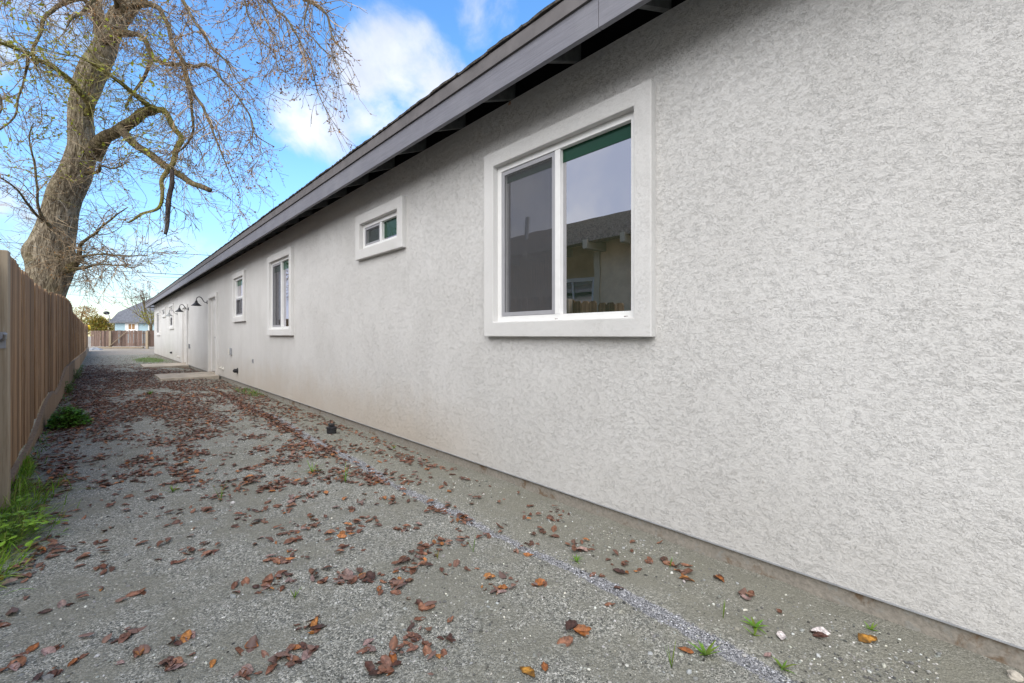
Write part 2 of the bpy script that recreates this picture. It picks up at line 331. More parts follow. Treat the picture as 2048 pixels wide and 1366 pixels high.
def bark_f(c0, c1, moss):
    def f(nt, b):
        b.inputs['Roughness'].default_value = .95; b.inputs['Specular IOR Level'].default_value = .1
        g = NN(nt, 'ShaderNodeNewGeometry'); mp = NN(nt, 'ShaderNodeMapping'); mp.inputs['Scale'].default_value = (13, 13, 3.2); nt.links.new(g.outputs['Position'], mp.inputs[0])
        n = noisen(nt, mp.outputs[0], 1, 8, .68, 1.2); n2 = noisen(nt, g.outputs['Position'], 2.5, 6, .6)
        v = NN(nt, 'ShaderNodeTexVoronoi', feature='DISTANCE_TO_EDGE'); v.inputs['Scale'].default_value = 1.3; nt.links.new(mp.outputs[0], v.inputs['Vector'])
        hgt = mathn(nt, 'ADD', mathn(nt, 'MULTIPLY', mapr(nt, v.outputs['Distance'], 0, .25), .5), n)
        c = mixc(nt, mapr(nt, n, .35, .68), c0, c1)
        c = mixc(nt, mathn(nt, 'MULTIPLY', mapr(nt, n2, .45, .65), moss), c, (.20,.19,.035))
        nt.links.new(c, b.inputs['Base Color'])
        bp = NN(nt, 'ShaderNodeBump'); bp.inputs['Distance'].default_value = .035; nt.links.new(hgt, bp.inputs['Height']); nt.links.new(bp.outputs[0], b.inputs['Normal'])
    return f
M['bark'] = mat('trunk_bark', bark_f((.12,.095,.065), (.42,.36,.27), .18))
M['limb'] = mat('limb_bark', bark_f((.085,.065,.042), (.26,.21,.14), .25))
M['moss'] = mat('mossy_bark', bark_f((.13,.11,.045), (.30,.26,.11), 1.0))
M['dead'] = mat('dead_wood', bark_f((.04,.033,.03), (.12,.10,.09), 0))
def colattr(name, rough=.7, spec=.3, trans=0, var=.35, scale=60, back=None):
    def f(nt, b):
        a = NN(nt, 'ShaderNodeAttribute', attribute_name='col'); t = NN(nt, 'ShaderNodeTexCoord')
        n = noisen(nt, t.outputs['Object'], scale, 4, .6)
        hv = NN(nt, 'ShaderNodeHueSaturation'); nt.links.new(mapr(nt, n, .3, .7, 1-var, 1+var), hv.inputs['Value']); nt.links.new(a.outputs['Color'], hv.inputs['Color'])
        c = hv.outputs[0]
        if back:
            g = NN(nt, 'ShaderNodeNewGeometry'); c = mixc(nt, mathn(nt, 'MULTIPLY', g.outputs['Backfacing'], .6), c, back)
        nt.links.new(c, b.inputs['Base Color']); b.inputs['Roughness'].default_value = rough; b.inputs['Specular IOR Level'].default_value = spec
        if trans:
            out = nt.nodes['Material Output']; tr = NN(nt, 'ShaderNodeBsdfTranslucent'); nt.links.new(c, tr.inputs['Color'])
            mx = NN(nt, 'ShaderNodeMixShader'); mx.inputs[0].default_value = trans; nt.links.new(b.outputs[0], mx.inputs[1]); nt.links.new(tr.outputs[0], mx.inputs[2]); nt.links.new(mx.outputs[0], out.inputs[0])
    return mat(name, f)
M['twig'] = colattr('twig_bark', .9, .1, 0, .2, 8)
M['leaf'] = colattr('dry_leaf', .55, .4, 0, .45, 90, (.17,.115,.10))
M['green'] = colattr('green_leaf', .5, .4, .35, .2, 30)
M['treeleaf'] = colattr('tree_leaf', .6, .3, .3, .2, 6)
M['pebble'] = colattr('pebble', .85, .25, 0, .2, 200)
def ground_f(nt, b):
    b.inputs['Roughness'].default_value = .95; b.inputs['Specular IOR Level'].default_value = .2
    g = NN(nt, 'ShaderNodeNewGeometry'); P = g.outputs['Position']
    a = NN(nt, 'ShaderNodeAttribute', attribute_name='col'); sp = NN(nt, 'ShaderNodeSeparateColor'); nt.links.new(a.outputs['Color'], sp.inputs[0])
    def vor(s):
        v = NN(nt, 'ShaderNodeTexVoronoi'); v.inputs['Scale'].default_value = s; nt.links.new(P, v.inputs['Vector'])
        q = NN(nt, 'ShaderNodeSeparateColor'); nt.links.new(v.outputs['Color'], q.inputs[0]); return v.outputs['Distance'], q.outputs[0], q.outputs[1]
    d1, r1, q1 = vor(270); d2, r2, q2 = vor(125); n = noisen(nt, P, 2.2, 6, .6); nf = noisen(nt, P, 320, 3, .6); nb = noisen(nt, P, 7, 5, .6)
    dust = mixc(nt, mapr(nt, nf, .3, .7), (.180,.174,.138), (.262,.255,.21))
    def ramp(v, stops):
        cr = NN(nt, 'ShaderNodeValToRGB'); nt.links.new(v, cr.inputs[0]); e = cr.color_ramp.elements
        e[0].position, e[0].color = stops[0][0], (*stops[0][1], 1); e[1].position, e[1].color = stops[-1][0], (*stops[-1][1], 1)
        for p, c in stops[1:-1]:
            x = e.new(p); x.color = (*c, 1)
        return cr.outputs[0]
    grav = ramp(r1, [(0,(.055,.06,.055)), (.3,(0.168,0.171,0.150)), (.55,(0.280,0.275,0.246)), (.8,(0.426,0.418,0.374)), (1,(.66,.64,.58))])
    grav2 = ramp(r2, [(0,(.08,.085,.08)), (.5,(.21,.21,.19)), (.85,(.40,.40,.36)), (1,(.68,.66,.62))])
    gm = mixc(nt, mapr(nt, q2, .66, .70), grav, grav2)
    c = mixc(nt, mapr(nt, mathn(nt, 'ADD', n, mathn(nt, 'MULTIPLY', mathn(nt, 'SUBTRACT', nb, .5), .5)), .36, .60, .25, .85), dust, gm)
    # fine olive dust lies thicker between the drip line and the wall
    sxx = NN(nt, 'ShaderNodeSeparateXYZ'); nt.links.new(P, sxx.inputs[0])
    c = mixc(nt, mathn(nt, 'MULTIPLY', mapr(nt, sxx.outputs[0], 1.5, 1.75), .55), c, dust)
    strip = ramp(r1, [(0,(.07,.075,.08)), (.35,(.17,.175,.185)), (.65,(.29,.29,.305)), (1,(.56,.55,.56))])
    sm = mathn(nt, 'MULTIPLY', sp.outputs[0], 1, clamp=True); smn = mapr(nt, mathn(nt, 'ADD', sm, mathn(nt, 'MULTIPLY', mathn(nt, 'SUBTRACT', noisen(nt, P, 30, 4, .7), .5), .9)), .35, .6)
    c = mixc(nt, smn, c, strip)
    gn = noisen(nt, P, 6, 6, .7); gmk = mapr(nt, mathn(nt, 'ADD', sp.outputs[1], mathn(nt, 'MULTIPLY', mathn(nt, 'SUBTRACT', gn, .5), 1.2)), .45, .75)
    c = mixc(nt, mathn(nt, 'MULTIPLY', gmk, .85), c, (.10,.15,.04))
    tn = mapr(nt, mathn(nt, 'ADD', sp.outputs[2], mathn(nt, 'MULTIPLY', mathn(nt, 'SUBTRACT', n, .5), .8)), .3, .7)
    tan = mixc(nt, mapr(nt, nb, .3, .7), (.29,.245,.19), (.40,.35,.29))
    c = mixc(nt, tn, c, tan)
    nt.links.new(c, b.inputs['Base Color'])
    h = mathn(nt, 'ADD', mathn(nt, 'MULTIPLY', d1, .35), mathn(nt, 'ADD', mathn(nt, 'MULTIPLY', d2, .8), mathn(nt, 'MULTIPLY', nf, .3)))
    bp = NN(nt, 'ShaderNodeBump'); bp.invert = True; bp.inputs['Distance'].default_value = .006; bp.inputs['Strength'].default_value = .9; nt.links.new(h, bp.inputs['Height']); nt.links.new(bp.outputs[0], b.inputs['Normal'])
M['ground'] = mat('gravel_ground', ground_f)
# ------------------------------------------------------------------ ground
def steps(a, b, fn):
    o = [a]
    while o[-1] < b: o.append(o[-1]+fn(o[-1]))
    o[-1] = b; return o
ys = [-300,-150,-70,-30,-12,-6]+steps(-3, .2, lambda y: .1)+steps(.215, 60, lambda y: max(.013, (y-.4)*.0075))+[66,75,90,120,180,300,600]
xs = [-300,-150,-60,-25,-12,-6,-4,-2.5,-1.6,-1.1,-.8,-.68]+steps(-.6, 2.32, lambda x: .014)+[2.45,2.8,3.6,5,8,12,20,40,90,200]
X, Y = np.meshgrid(np.array(xs), np.array(ys)); Z = gz(X, Y)
Z = np.where((np.abs(X) > 6) | (Y > 60) | (Y < -3), 0, Z)
ny, nx = X.shape; V = np.stack([X, Y, Z], -1).reshape(-1, 3)
i = np.arange(ny-1)[:, None]*nx+np.arange(nx-1)[None]; F = np.stack([i, i+1, i+nx+1, i+nx], -1).reshape(-1, 4)
wd = .028+.018*vn(Y*3, Y*0)
c0 = np.exp(-((X-stripx(Y))/(wd*(1+.12*Y)))**2)*np.clip((7.5-Y)/2.5, 0, 1)*np.clip(.55+.9*vn(Y*2.1, Y*0+9), 0, 1)
c0 = np.maximum(c0, .55*np.exp(-((X-stripx(Y)+.0)/.09)**2)*np.clip((9-Y)/2, 0, 1)*np.clip((Y-2.8)/1.5, 0, 1))
c1 = np.exp(-(((X-1.55)/.75)**2+((Y-25)/3.6)**2)*1.1)*1.0+.35*np.exp(-((X-2.25)/.12)**2)*((Y > 7) & (Y < 16))+.5*np.exp(-((X+.5)/.14)**2)*(Y > 5)
c2 = np.clip((Y-29)/7, 0, 1)*np.where(X < 2.3, 1, .8)+(np.abs(X) > 8)*.6
col = np.clip(np.stack([c0, c1, c2], -1).reshape(-1, 3), 0, 1)
link('ground', npmesh('ground', V, F, M['ground'], col, True))['kind'] = 'structure'
# ------------------------------------------------------------------ the long stucco house
WX = 2.23; Y0H, Y1H = -3.0, 32.7; WT = 2.828; DEPTH = 9.0
house = thing('stucco_house', (WX, 15, 0), 'long single-storey grey stucco house with dark eaves and white-framed windows', 'house')
WINS = [  # outer trim y0,y1,z0,z1, kind
 (1.23,2.66,1.07,2.475,'slider'), (3.94,5.04,1.958,2.471,'small'), (7.45,8.81,1.075,2.48,'slider'), (10.60,11.72,1.375,2.462,'hung'),
 (23.24,24.74,1.35,2.43,'hung'), (26.35,27.85,1.95,2.42,'small'), (29.1,31.0,1.066,2.35,'slider')]
DOORS = [(13.64,14.89,.02,2.21), (19.07,20.39,.02,2.19)]
TW = .11
opens = [(a+TW-.01, b-TW+.01, c+TW-.01, d-TW+.01) for a, b, c, d, k in WINS]+[(a+TW-.01, b-TW+.01, .047, d-TW+.01) for a, b, c, d in DOORS]
ybr = sorted({Y0H, Y1H, *[o[0] for o in opens], *[o[1] for o in opens]}); zbr = sorted({.047, WT, *[o[2] for o in opens], *[o[3] for o in opens]})
mb = MB()
for a, b in zip(ybr, ybr[1:]):
    run = None
    for c, d in zip(zbr, zbr[1:]):
        hole = any(o[0] <= a+1e-6 and b <= o[1]+1e-6 and o[2] <= c+1e-6 and d <= o[3]+1e-6 for o in opens)
        if hole:
            if run: mb.add([(WX,a,run[0]),(WX,b,run[0]),(WX,b,run[1]),(WX,a,run[1])], [(3,2,1,0)])
            run = None
        else: run = (run[0], d) if run else (c, d)
    if run: mb.add([(WX,a,run[0]),(WX,b,run[0]),(WX,b,run[1]),(WX,a,run[1])], [(3,2,1,0)])
xb = WX+DEPTH
mb.add([(WX,Y0H,.047),(xb,Y0H,.047),(xb,Y0H,WT),(WX,Y0H,WT),(WX,Y1H,.047),(xb,Y1H,.047),(xb,Y1H,WT),(WX,Y1H,WT)], [(0,1,2,3),(5,4,7,6),(1,5,6,2)])
mb.add([(WX,Y0H,.047),(WX+.03,Y0H,.047),(WX+.03,Y1H,.047),(WX,Y1H,.047)], [(3,2,1,0)])
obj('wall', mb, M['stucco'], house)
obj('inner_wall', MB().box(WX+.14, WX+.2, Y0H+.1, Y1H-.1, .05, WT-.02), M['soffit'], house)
# concrete foundation, slightly back from the stucco, with an uneven face
mb = MB(); yy = steps(Y0H, Y1H, lambda y: .05 if y < 5 else .25); b0 = 0
for q in yy:
    mb.v += [(WX+.018+.010*(mn.noise((q*6, 0, 0))), q, -.12), (WX+.014+.006*mn.noise((q*9, 4, 0)), q, .02), (WX+.016, q, .046)]
for k in range(len(yy)-1):
    for j in (0, 1): mb.f.append((k*3+j, k*3+j+1, k*3+j+4, k*3+j+3))
obj('foundation', mb, M['found'], house, smooth=True)
obj('weep_screed', MB().box(WX-.004, WX+.012, Y0H, Y1H, .041, .0465), M['galv'], house)
# roof
EX = 1.88; SL = .417
def rz(x): return 2.697+(x-1.91)*SL                     # underside of rafters
RY0, RY1 = Y0H-.4, 33.5
yj = [RY0, 1.36, 6.24, 11.1, 16.0, 20.9, 25.8, 30.6, RY1]
for a, b in zip(yj, yj[1:]):
    obj('fascia_board', MB().box(EX, EX+.032, a+.0015, b-.0015, 2.672, 2.8375), M['fascia'], house, origin=(EX, (a+b)/2, 2.75), bevel=.002)
for a, b in zip([RY0, 3.3, 8.2, 13, 18, 23, 28], [3.3, 8.2, 13, 18, 23, 28, RY1]):
    obj('upper_trim_board', MB().box(EX-.014, EX+.02, a+.001, b-.001, 2.8395, 2.928), M['fascia2'], house, origin=(EX, (a+b)/2, 2.88))
k = 0; rm = None; yr = 1.78-.6125*8
while yr < 32.6:
    if rm is None:
        x1 = WX+.3; mb = MB(); z0a, z0b = rz(1.912), rz(x1)
        mb.add([(1.912,-.019,z0a),(x1,-.019,z0b),(x1,.019,z0b),(1.912,.019,z0a),(1.912,-.019,z0a+.13),(x1,-.019,z0b+.13),(x1,.019,z0b+.13),(1.912,.019,z0a+.13)],
               [(0,3,2,1),(4,5,6,7),(0,1,5,4),(1,2,6,5),(2,3,7,6),(3,0,4,7)])
        rm = obj('rafter', mb, M['rafter'], None, origin=(0,0,0)); rm.parent = house
        rm.location = Vector((0, yr, 0))-WL[house.name]
    else:
        o = rm.copy(); COL.objects.link(o); o.parent = house; o.location = Vector((0, yr, 0))-WL[house.name]
    yr += .6125
rxm = WX+DEPTH/2; 
def rt(x): return rz(x)+.135
mb = MB(); xa = EX+.01
mb.add([(xa,RY0,rt(xa)),(rxm,RY0,rt(rxm)),(rxm,RY1,rt(rxm)),(xa,RY1,rt(xa)),(xa,RY0,rt(xa)+.02),(rxm,RY0,rt(rxm)+.02),(rxm,RY1,rt(rxm)+.02),(xa,RY1,rt(xa)+.02)],
       [(0,3,2,1),(4,5,6,7),(0,1,5,4),(1,2,6,5),(2,3,7,6),(3,0,4,7)])
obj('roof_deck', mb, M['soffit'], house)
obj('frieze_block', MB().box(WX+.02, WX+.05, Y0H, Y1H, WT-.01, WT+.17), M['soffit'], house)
xe = xb+.35
mb = MB(); z0 = rt(xa)+.024; zr = rt(rxm)+.024
mb.add([(xa-.02,RY0,z0),(rxm,RY0,zr),(rxm,RY1,zr),(xa-.02,RY1,z0),(xe,RY0,z0),(xe,RY1,z0)], [(0,1,2,3),(1,4,5,2)])
for q in (RY0, RY1): mb.add([(xa,q,2.85),(rxm,q,zr),(xe,q,2.85)], [(0,1,2)])
mb.add([(WX-.0,Y1H+.001,WT),(xe-.35,Y1H+.001,WT),(rxm,Y1H+.001,zr-.05)], [(0,1,2)])
obj('roof', mb, M['shingle'], house)
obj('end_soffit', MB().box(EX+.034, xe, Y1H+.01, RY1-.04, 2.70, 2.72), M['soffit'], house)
obj('rake_board', MB().box(EX-.001, EX+.034, RY1+.001, RY1+.03, 2.672, 2.93), M['fascia'], house)
yq = RY0; vi = 0
shm = []
for v in range(5):
    m2 = MB(); n = 8; wdt = .326
    for j in range(n+1):
        y = wdt*j/n; e = random.uniform(-.006, .006)
        for (x, z) in ((-.028+e, .008), (-.024+e, -.004+random.uniform(-.002,.002)), (.12, .05), (.12, .062)): m2.v.append((x, y, z+random.uniform(-.0015,.0015)))
    for j in range(n):
        for (a, b) in ((0,1),(1,2),(2,3),(3,0)): m2.f.append((j*4+a, j*4+4+a, j*4+4+b, j*4+b))
    m2.f += [(0,1,2,3), (n*4+3, n*4+2, n*4+1, n*4)]
    me = bpy.data.meshes.new('shingle'); me.from_pydata(m2.v, [], m2.f); me.materials.append(M['shingle']); shm.append(me)
while yq < RY1-.1:
    o = bpy.data.objects.new('shingle', random.choice(shm)); COL.objects.link(o); o.parent = house
    o.location = Vector((EX, yq, 2.936+random.uniform(0, .008)))-WL[house.name]; yq += .331
# windows
def window(y0, y1, z0, z1, kind):
    c = (WX, (y0+y1)/2, (z0+z1)/2)
    far = y0 > 20
    wn = obj('window', MB().ring(WX-.05, WX+.05, y0, y1, z0, z1, TW), M['trim'], house, origin=c, bevel=.006)
    fy0, fy1, fz0, fz1 = y0+TW+.001, y1-TW-.001, z0+TW+.001, z1-TW-.001; fw = .042
    obj('frame', MB().ring(WX-.004, WX+.06, fy0, fy1, fz0, fz1, fw, wb=.04), M['vinyl'], wn, origin=c, bevel=.002)
    gx = WX+.034
    ym = (fy0+fy1)/2
    if kind in ('slider', 'small'):
        obj('mullion', MB().box(WX-.001, WX+.05, ym-.022, ym+.022, fz0+.041, fz1-fw-.001), M['vinyl'], wn, origin=c, bevel=.002)
        obj('sash', MB().ring(WX+.018, WX+.05, ym+.024, fy1-fw-.001, fz0+.041, fz1-fw-.001, .03), M['vinyl'], wn, origin=c)
        panes = [(fy0+fw-.002, ym-.02, fz0+.038, fz1-fw+.002), (ym+.05, fy1-fw-.028, fz0+.068, fz1-fw-.028)]
        s = (ym+.0225, fy1-fw-.003, fz0+.043, fz1-fw-.005)
    else:
        zm = (fz0+fz1)/2
        obj('mullion', MB().box(WX-.001, WX+.05, fy0+fw+.001, fy1-fw-.001, zm-.022, zm+.022), M['vinyl'], wn, origin=c, bevel=.002)
        panes = [(fy0+fw-.002, fy1-fw+.002, zm+.02, fz1-fw+.002), (fy0+fw-.002, fy1-fw+.002, fz0+.038, zm-.02)]
        s = (fy0+fw+.002, fy1-fw-.003, fz0+.043, zm-.024)
    for a, b, cc, d in panes:
        obj('pane', MB().box(gx, gx+.006, a, b, cc, d), M['glass'], wn, origin=c)
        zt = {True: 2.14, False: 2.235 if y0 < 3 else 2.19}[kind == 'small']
        if d > zt+.02 and y0 < 20: obj('painted_reflection', MB().box(gx-.003, gx-.0012, a+.001, b-.001, zt, d-.001), M['paintedrefl'], wn, origin=c)  # strip added along the pane top, its colour imitates a dark reflection
    fwid = .028 if kind != 'small' else .022
    obj('screen_frame', MB().ring(WX+.002, WX+.014, s[0], s[1], s[2], s[3], fwid), M['screenframe'], wn, origin=c)
    obj('screen', MB().add([(WX+.008, s[0]+fwid-.003, s[2]+fwid-.003), (WX+.008, s[1]-fwid+.003, s[2]+fwid-.003), (WX+.008, s[1]-fwid+.003, s[3]-fwid+.003), (WX+.008, s[0]+fwid-.003, s[3]-fwid+.003)], [(3,2,1,0)]), M['screen'], wn, origin=c)
for a in WINS: window(*a)
def door(y0, y1, z0, z1):
    c = (WX, (y0+y1)/2, 0)
    d = obj('door', MB().box(WX+.035, WX+.075, y0+TW+.03, y1-TW-.03, z0+.07, z1-TW-.03), M['door'], house, origin=c)
    obj('door_trim', MB().ring(WX-.05, WX+.05, y0, y1, z0+.005, z1, TW, bottom=False), M['trim'], d, origin=c, bevel=.006)
    obj('door_frame', MB().ring(WX+.02, WX+.08, y0+TW+.001, y1-TW-.001, z0+.03, z1-TW-.001, .028, bottom=False), M['vinyl'], d, origin=c)
    obj('threshold', MB().box(WX-.045, WX+.09, y0+TW+.001, y1-TW-.001, z0, z0+.045), M['padconc'], d, origin=c)
    ky = y0+TW+.12
    obj('handle', MB().lathe([(.0,0),(.032,0),(.032,.008),(.012,.012),(.012,.035),(.03,.045),(.031,.06),(.018,.072),(0,.073)], (WX+.035, ky, z0+1.0), 16, 'x'), M['black'], d, origin=c, smooth=True)
    obj('deadbolt', MB().lathe([(.0,0),(.028,0),(.026,.014),(0,.015)], (WX+.035, ky, z0+1.14), 16, 'x'), M['galv'], d, origin=c, smooth=True)
    for zz0, zz1 in ((z0+.2, z0+.85), (z0+1.0, z1-.3)):
        for s0 in (0, 1):
            yy0 = y0+TW+.14+s0*(y1-y0-2*TW-.28+.06)/2; yy1 = yy0+(y1-y0-2*TW-.28-.06)/2
            obj('door_panel', MB().ring(WX+.031, WX+.036, yy0, yy1, zz0, zz1, .02), M['door'], d, origin=c)
for a in DOORS: door(*a)
def box_cover(y, z, w=.12, h=.16, x=.05):
    o = obj('outlet_cover', MB().box(WX-x, WX+.001, y-w/2, y+w/2, z-h/2, z+h/2), M['galv'], house, origin=(WX, y, z), bevel=.008)
    obj('cover_lid', MB().box(WX-x-.012, WX-x-.001, y-w/2+.01, y+w/2-.01, z-h/2+.01, z+h/2-.01), M['whitecap'], o, origin=(WX, y, z))
box_cover(12.04, .70); box_cover(18.66, .70, .10, .15)
def stub(y, z, m, r=.035, l=.05):
    obj('pipe_stub', MB().lathe([(0,l+.02),(r*.6,l+.02),(r*.6,l),(r,l),(r,.01),(r*1.5,.008),(r*1.5,-.002)][::-1], (WX, y, z), 18, 'x'), m, house, origin=(WX, y, z), smooth=False)
stub(11.40, .285, M['blackplastic'], .045, .07); stub(23.95, .33, M['blackplastic'], .04, .06)
stub(13.25, .245, M['whitecap'], .028, .03); stub(12.95, .235, M['whitecap'], .032, .03); stub(21.5, .22, M['whitecap'], .03, .03); stub(21.9, .23, M['whitecap'], .028, .03)
obj('wall_vent', MB().ring(WX-.012, WX+.001, 9.98, 10.06, .52, .60, .008), M['galv'], house)
# wall lamps (gooseneck barn lights)
def lamp(y, z, label, m, reach=.30, s=1.0):
    t = thing('wall_lamp', (WX, y, z), label, 'wall lamp', 'gooseneck lamps by the doors')
    x = WX
    obj('wall_plate', MB().lathe([(0,.022),(.045,.02),(.055,.012),(.055,-.001)][::-1], (x, y, z), 20, 'x'), m, t, smooth=True)
    pts = []
    for q in range(13):
        a = q/12; 
        px = x-.02-reach*a; pz = z+.03*math.sin(a*math.pi*.5)+.15*math.sin(math.pi*min(1, a*1.0))**1.2-(.06*a)
        if a < .25: pz = z-.01+.0*a+ (a/.25)**2*.10
        pts.append((px, y, pz))
    pts = [(x-.01,y,z),(x-.06,y,z-.01),(x-.10,y,z+.03),(x-.125,y,z+.09),(x-.16,y,z+.135),(x-.205,y,z+.145),(x-.245,y,z+.12),(x-.262,y,z+.07),(x-.265,y,z+.02)]
    obj('arm', MB().tube(pts, .011, 10), m, t, smooth=True)
    cx = x-.265
    obj('shade', MB().lathe([(0,.03),(.03,.03),(.034,-.01),(.05,-.035),(.085,-.07),(.125,-.105),(.128,-.112),(.122,-.108),(.08,-.073),(.03,-.04),(0,-.038)], (cx, y, z), 28), m, t, smooth=True)
lamp(15.23, 2.03, 'black gooseneck wall lamp beside the nearer white door', M['black'])
lamp(18.95, 2.0, 'black gooseneck wall lamp just before the farther door', M['black'])
lamp(22.1, 1.95, 'small pale grey gooseneck wall lamp past both doors, farthest of the three', M['lampgrey'])
# concrete pads
for (x0, x1, a, b, lab) in ((1.02, 2.20, 13.3, 14.95, 'weathered concrete pad lying in front of the nearer white door'), (1.01, 2.20, 18.62, 20.5, 'pale concrete pad in the dirt in front of the farther door')):
    mb = MB(); nxp, nyp = 16, 20
    mb.box(x0, x1, a, b, -.06, .052)
    o = obj('concrete_pad', mb, M['padconc'], origin=((x0+x1)/2, (a+b)/2, 0), bevel=.01); tag(o, lab, 'concrete pad', 'concrete door pads')
# ------------------------------------------------------------------ left fence
def fxx(y): return -.48-.0042*y
ftop = [(3.3,1.50),(4.15,1.60),(4.6,1.68),(4.93,1.70),(5.54,1.684),(6.22,1.66),(7.25,1.651),(8.74,1.676),(11.5,1.816),(13.9,1.889),(15.2,1.882),(16.29,1.83),(16.45,1.82),(16.6,1.71),(21.4,1.68),(29.5,1.64),(34,1.60),(34.1,1.70),(40.8,1.70)]
fbot = [(3.3,.03),(5,.04),(6.3,.08),(7.8,.28),(8.95,.30),(9.0,.20),(10.6,.24),(12.3,.44),(16.6,.42),(21,.38),(30,.30),(41,.3)]
def interp(t, y): return float(np.interp(y, [a for a, b in t], [b for a, b in t]))
fence = thing('wooden_fence', (-.5, 4.15, 0), 'tall brown weathered picket fence with wavy top and pale kickboard, running along the left', 'fence')
PW = .1375; pm = []
for v in range(6):
    m2 = MB(); hw = PW/2; th = .016; ch = .028
    prof = [(-hw, 0), (hw, 0), (hw, 1-ch*.8), (hw-ch, 1), (-hw+ch, 1), (-hw, 1-ch*.8)]
    # rounded long edges and a slight cup, so that neighbours read apart
    for x, s in ((th/2, .0), (-th/2, .0)):
        for y, z in prof: m2.v.append((x+random.uniform(-.001, .001), y, z))
    m2.f = [tuple(range(6)), tuple(range(11, 5, -1))]+[(k, k+6, (k+1) % 6+6, (k+1) % 6) for k in range(6)]
    me = bpy.data.meshes.new('picket'); me.from_pydata(m2.v, [], m2.f); me.materials.append(M['picket']); pm.append(me)
y = 3.32; npk = 0
while y < 41.0:
    zb, zt = interp(fbot, y), interp(ftop, y)+random.uniform(-.012, .012)
    o = bpy.data.objects.new('picket', random.choice(pm)); COL.objects.link(o); o.parent = fence
    o.location = Vector((fxx(y)-.02+random.uniform(-.008, .008), y, zb))-WL[fence.name]; o.scale = (1, random.uniform(.93, .985), zt-zb)
    o.rotation_euler = (random.uniform(-.006, .006), 0, random.uniform(-.03, .03)); y += PW*(1 if y < 30 else 1.25); npk += 1
kb = [(4.2,6.2),(6.2,8.95),(8.97,10.9),(10.92,13.3),(13.32,16.5),(16.52,21),(21.02,26),(26.02,31),(31.02,36),(36.02,41)]
for a, b in kb:
    mb = MB(); n = 6
    for j in range(n+1):
        q = a+(b-a)*j/n; xx = fxx(q)-.006; zt = max(interp(fbot, min(q+.001, b-.01)), .06)-.006
        mb.v += [(xx, q, -.1), (xx+.036, q, -.1), (xx+.036, q, zt), (xx, q, zt)]
    for j in range(n):
        for u, v2 in ((0,1),(1,2),(2,3),(3,0)): mb.f.append((j*4+u, j*4+v2, j*4+4+v2, j*4+4+u))
    mb.f += [(3,2,1,0), (n*4, n*4+1, n*4+2, n*4+3)]
    obj('kickboard', mb, M['kick'], fence, origin=((fxx(a)), (a+b)/2, 0))
for q in (4.15,):
    obj('post', MB().box(-.515, -.42, q-.045, q+.045, -.1, 1.605), M['post'], fence, origin=(-.46, q, 0), bevel=.006)
for q in [6.5+2.42*k for k in range(14)]:
    obj('post', MB().box(fxx(q)-.125, fxx(q)-.035, q-.045, q+.045, -.1, interp(ftop, q)-.12), M['post'], fence, origin=(fxx(q), q, 0))
for zf in (.42, 1.3):
    for j in range(14):
        a = 4.2+2.42*j+.0; b = min(a+2.41, 41)
        obj('rail', MB().add([(fxx(a)-.07,a,zf),(fxx(a)-.032,a,zf),(fxx(b)-.032,b,zf),(fxx(b)-.07,b,zf),(fxx(a)-.07,a,zf+.09),(fxx(a)-.032,a,zf+.09),(fxx(b)-.032,b,zf+.09),(fxx(b)-.07,b,zf+.09)],
            [(0,3,2,1),(4,5,6,7),(0,1,5,4),(1,2,6,5),(2,3,7,6),(3,0,4,7)]), M['post'], fence, origin=(fxx(a), a, zf))
obj('latch', MB().tube([(-.45,4.10,1.045),(-.43,4.06,1.06),(-.425,4.03,1.09)], .009, 8).box(-.47,-.43,4.096,4.105,1.0,1.10), M['galv'], fence)
# ------------------------------------------------------------------ back fence
bf = thing('back_fence', (1.3, 47.9, 0), 'weathered brown board fence with gaps crossing the far end of the yard', 'fence')
A = Vector((-.62, 49.8)); B = Vector((9.0, 40.9)); L = (B-A).length; U = (B-A)/L; ang = math.atan2(U.y, U.x)
s = 0; m2 = MB().box(0, .135, -.009, .009, 0, 1); me = bpy.data.meshes.new('board'); me.from_pydata(m2.v, [], m2.f); me.materials.append(M['backpicket'])
while s < L-.2:
    p = A+U*s; g = .006 if random.random() < .72 else .03
    o = bpy.data.objects.new('board', me); COL.objects.link(o); o.parent = bf; zb = .17+random.uniform(-.02, .02)
    o.location = Vector((p.x, p.y, zb))-WL[bf.name]; o.rotation_euler = (0, random.uniform(-.01, .01), ang); o.scale = (random.uniform(.92, 1.02), 1, 1.47+random.uniform(-.03, .02)-zb); s += .14+g
def bfbox(name, s0, s1, off0, off1, z0, z1, m):
    n = Vector((U.y, -U.x)); n = n if n.y < 0 else -n
    mb = MB(); c = [A+U*s0+n*off0, A+U*s1+n*off0, A+U*s1+n*off1, A+U*s0+n*off1]
    mb.add([(q.x,q.y,z0) for q in c]+[(q.x,q.y,z1) for q in c], [(0,3,2,1),(4,5,6,7),(0,1,5,4),(1,2,6,5),(2,3,7,6),(3,0,4,7)])
    return obj(name, mb, m, bf, origin=(c[0].x, c[0].y, z0))
for ss in (1.55, 4.55, 7.5): bfbox('post', ss, ss+.17, .012, .13, -.1, 1.42, M['post'])
bfbox('rail', .9, 4.5, .2, .38, .02, .14, M['post'])
bfbox('rail', 0, L-.2, -.06, -.012, .30, .39, M['post']); bfbox('rail', 0, L-.2, -.06, -.012, 1.20, 1.29, M['post'])
n = Vector((U.y, -U.x)); n = n if n.y < 0 else -n
p0 = A+U*1.62+n*.16; p1 = A+U*3.0+n*.16
obj('brace', MB().tube([(p0.x, p0.y, .18), (p1.x, p1.y, 1.36)], .035, 4), M['post'], bf)
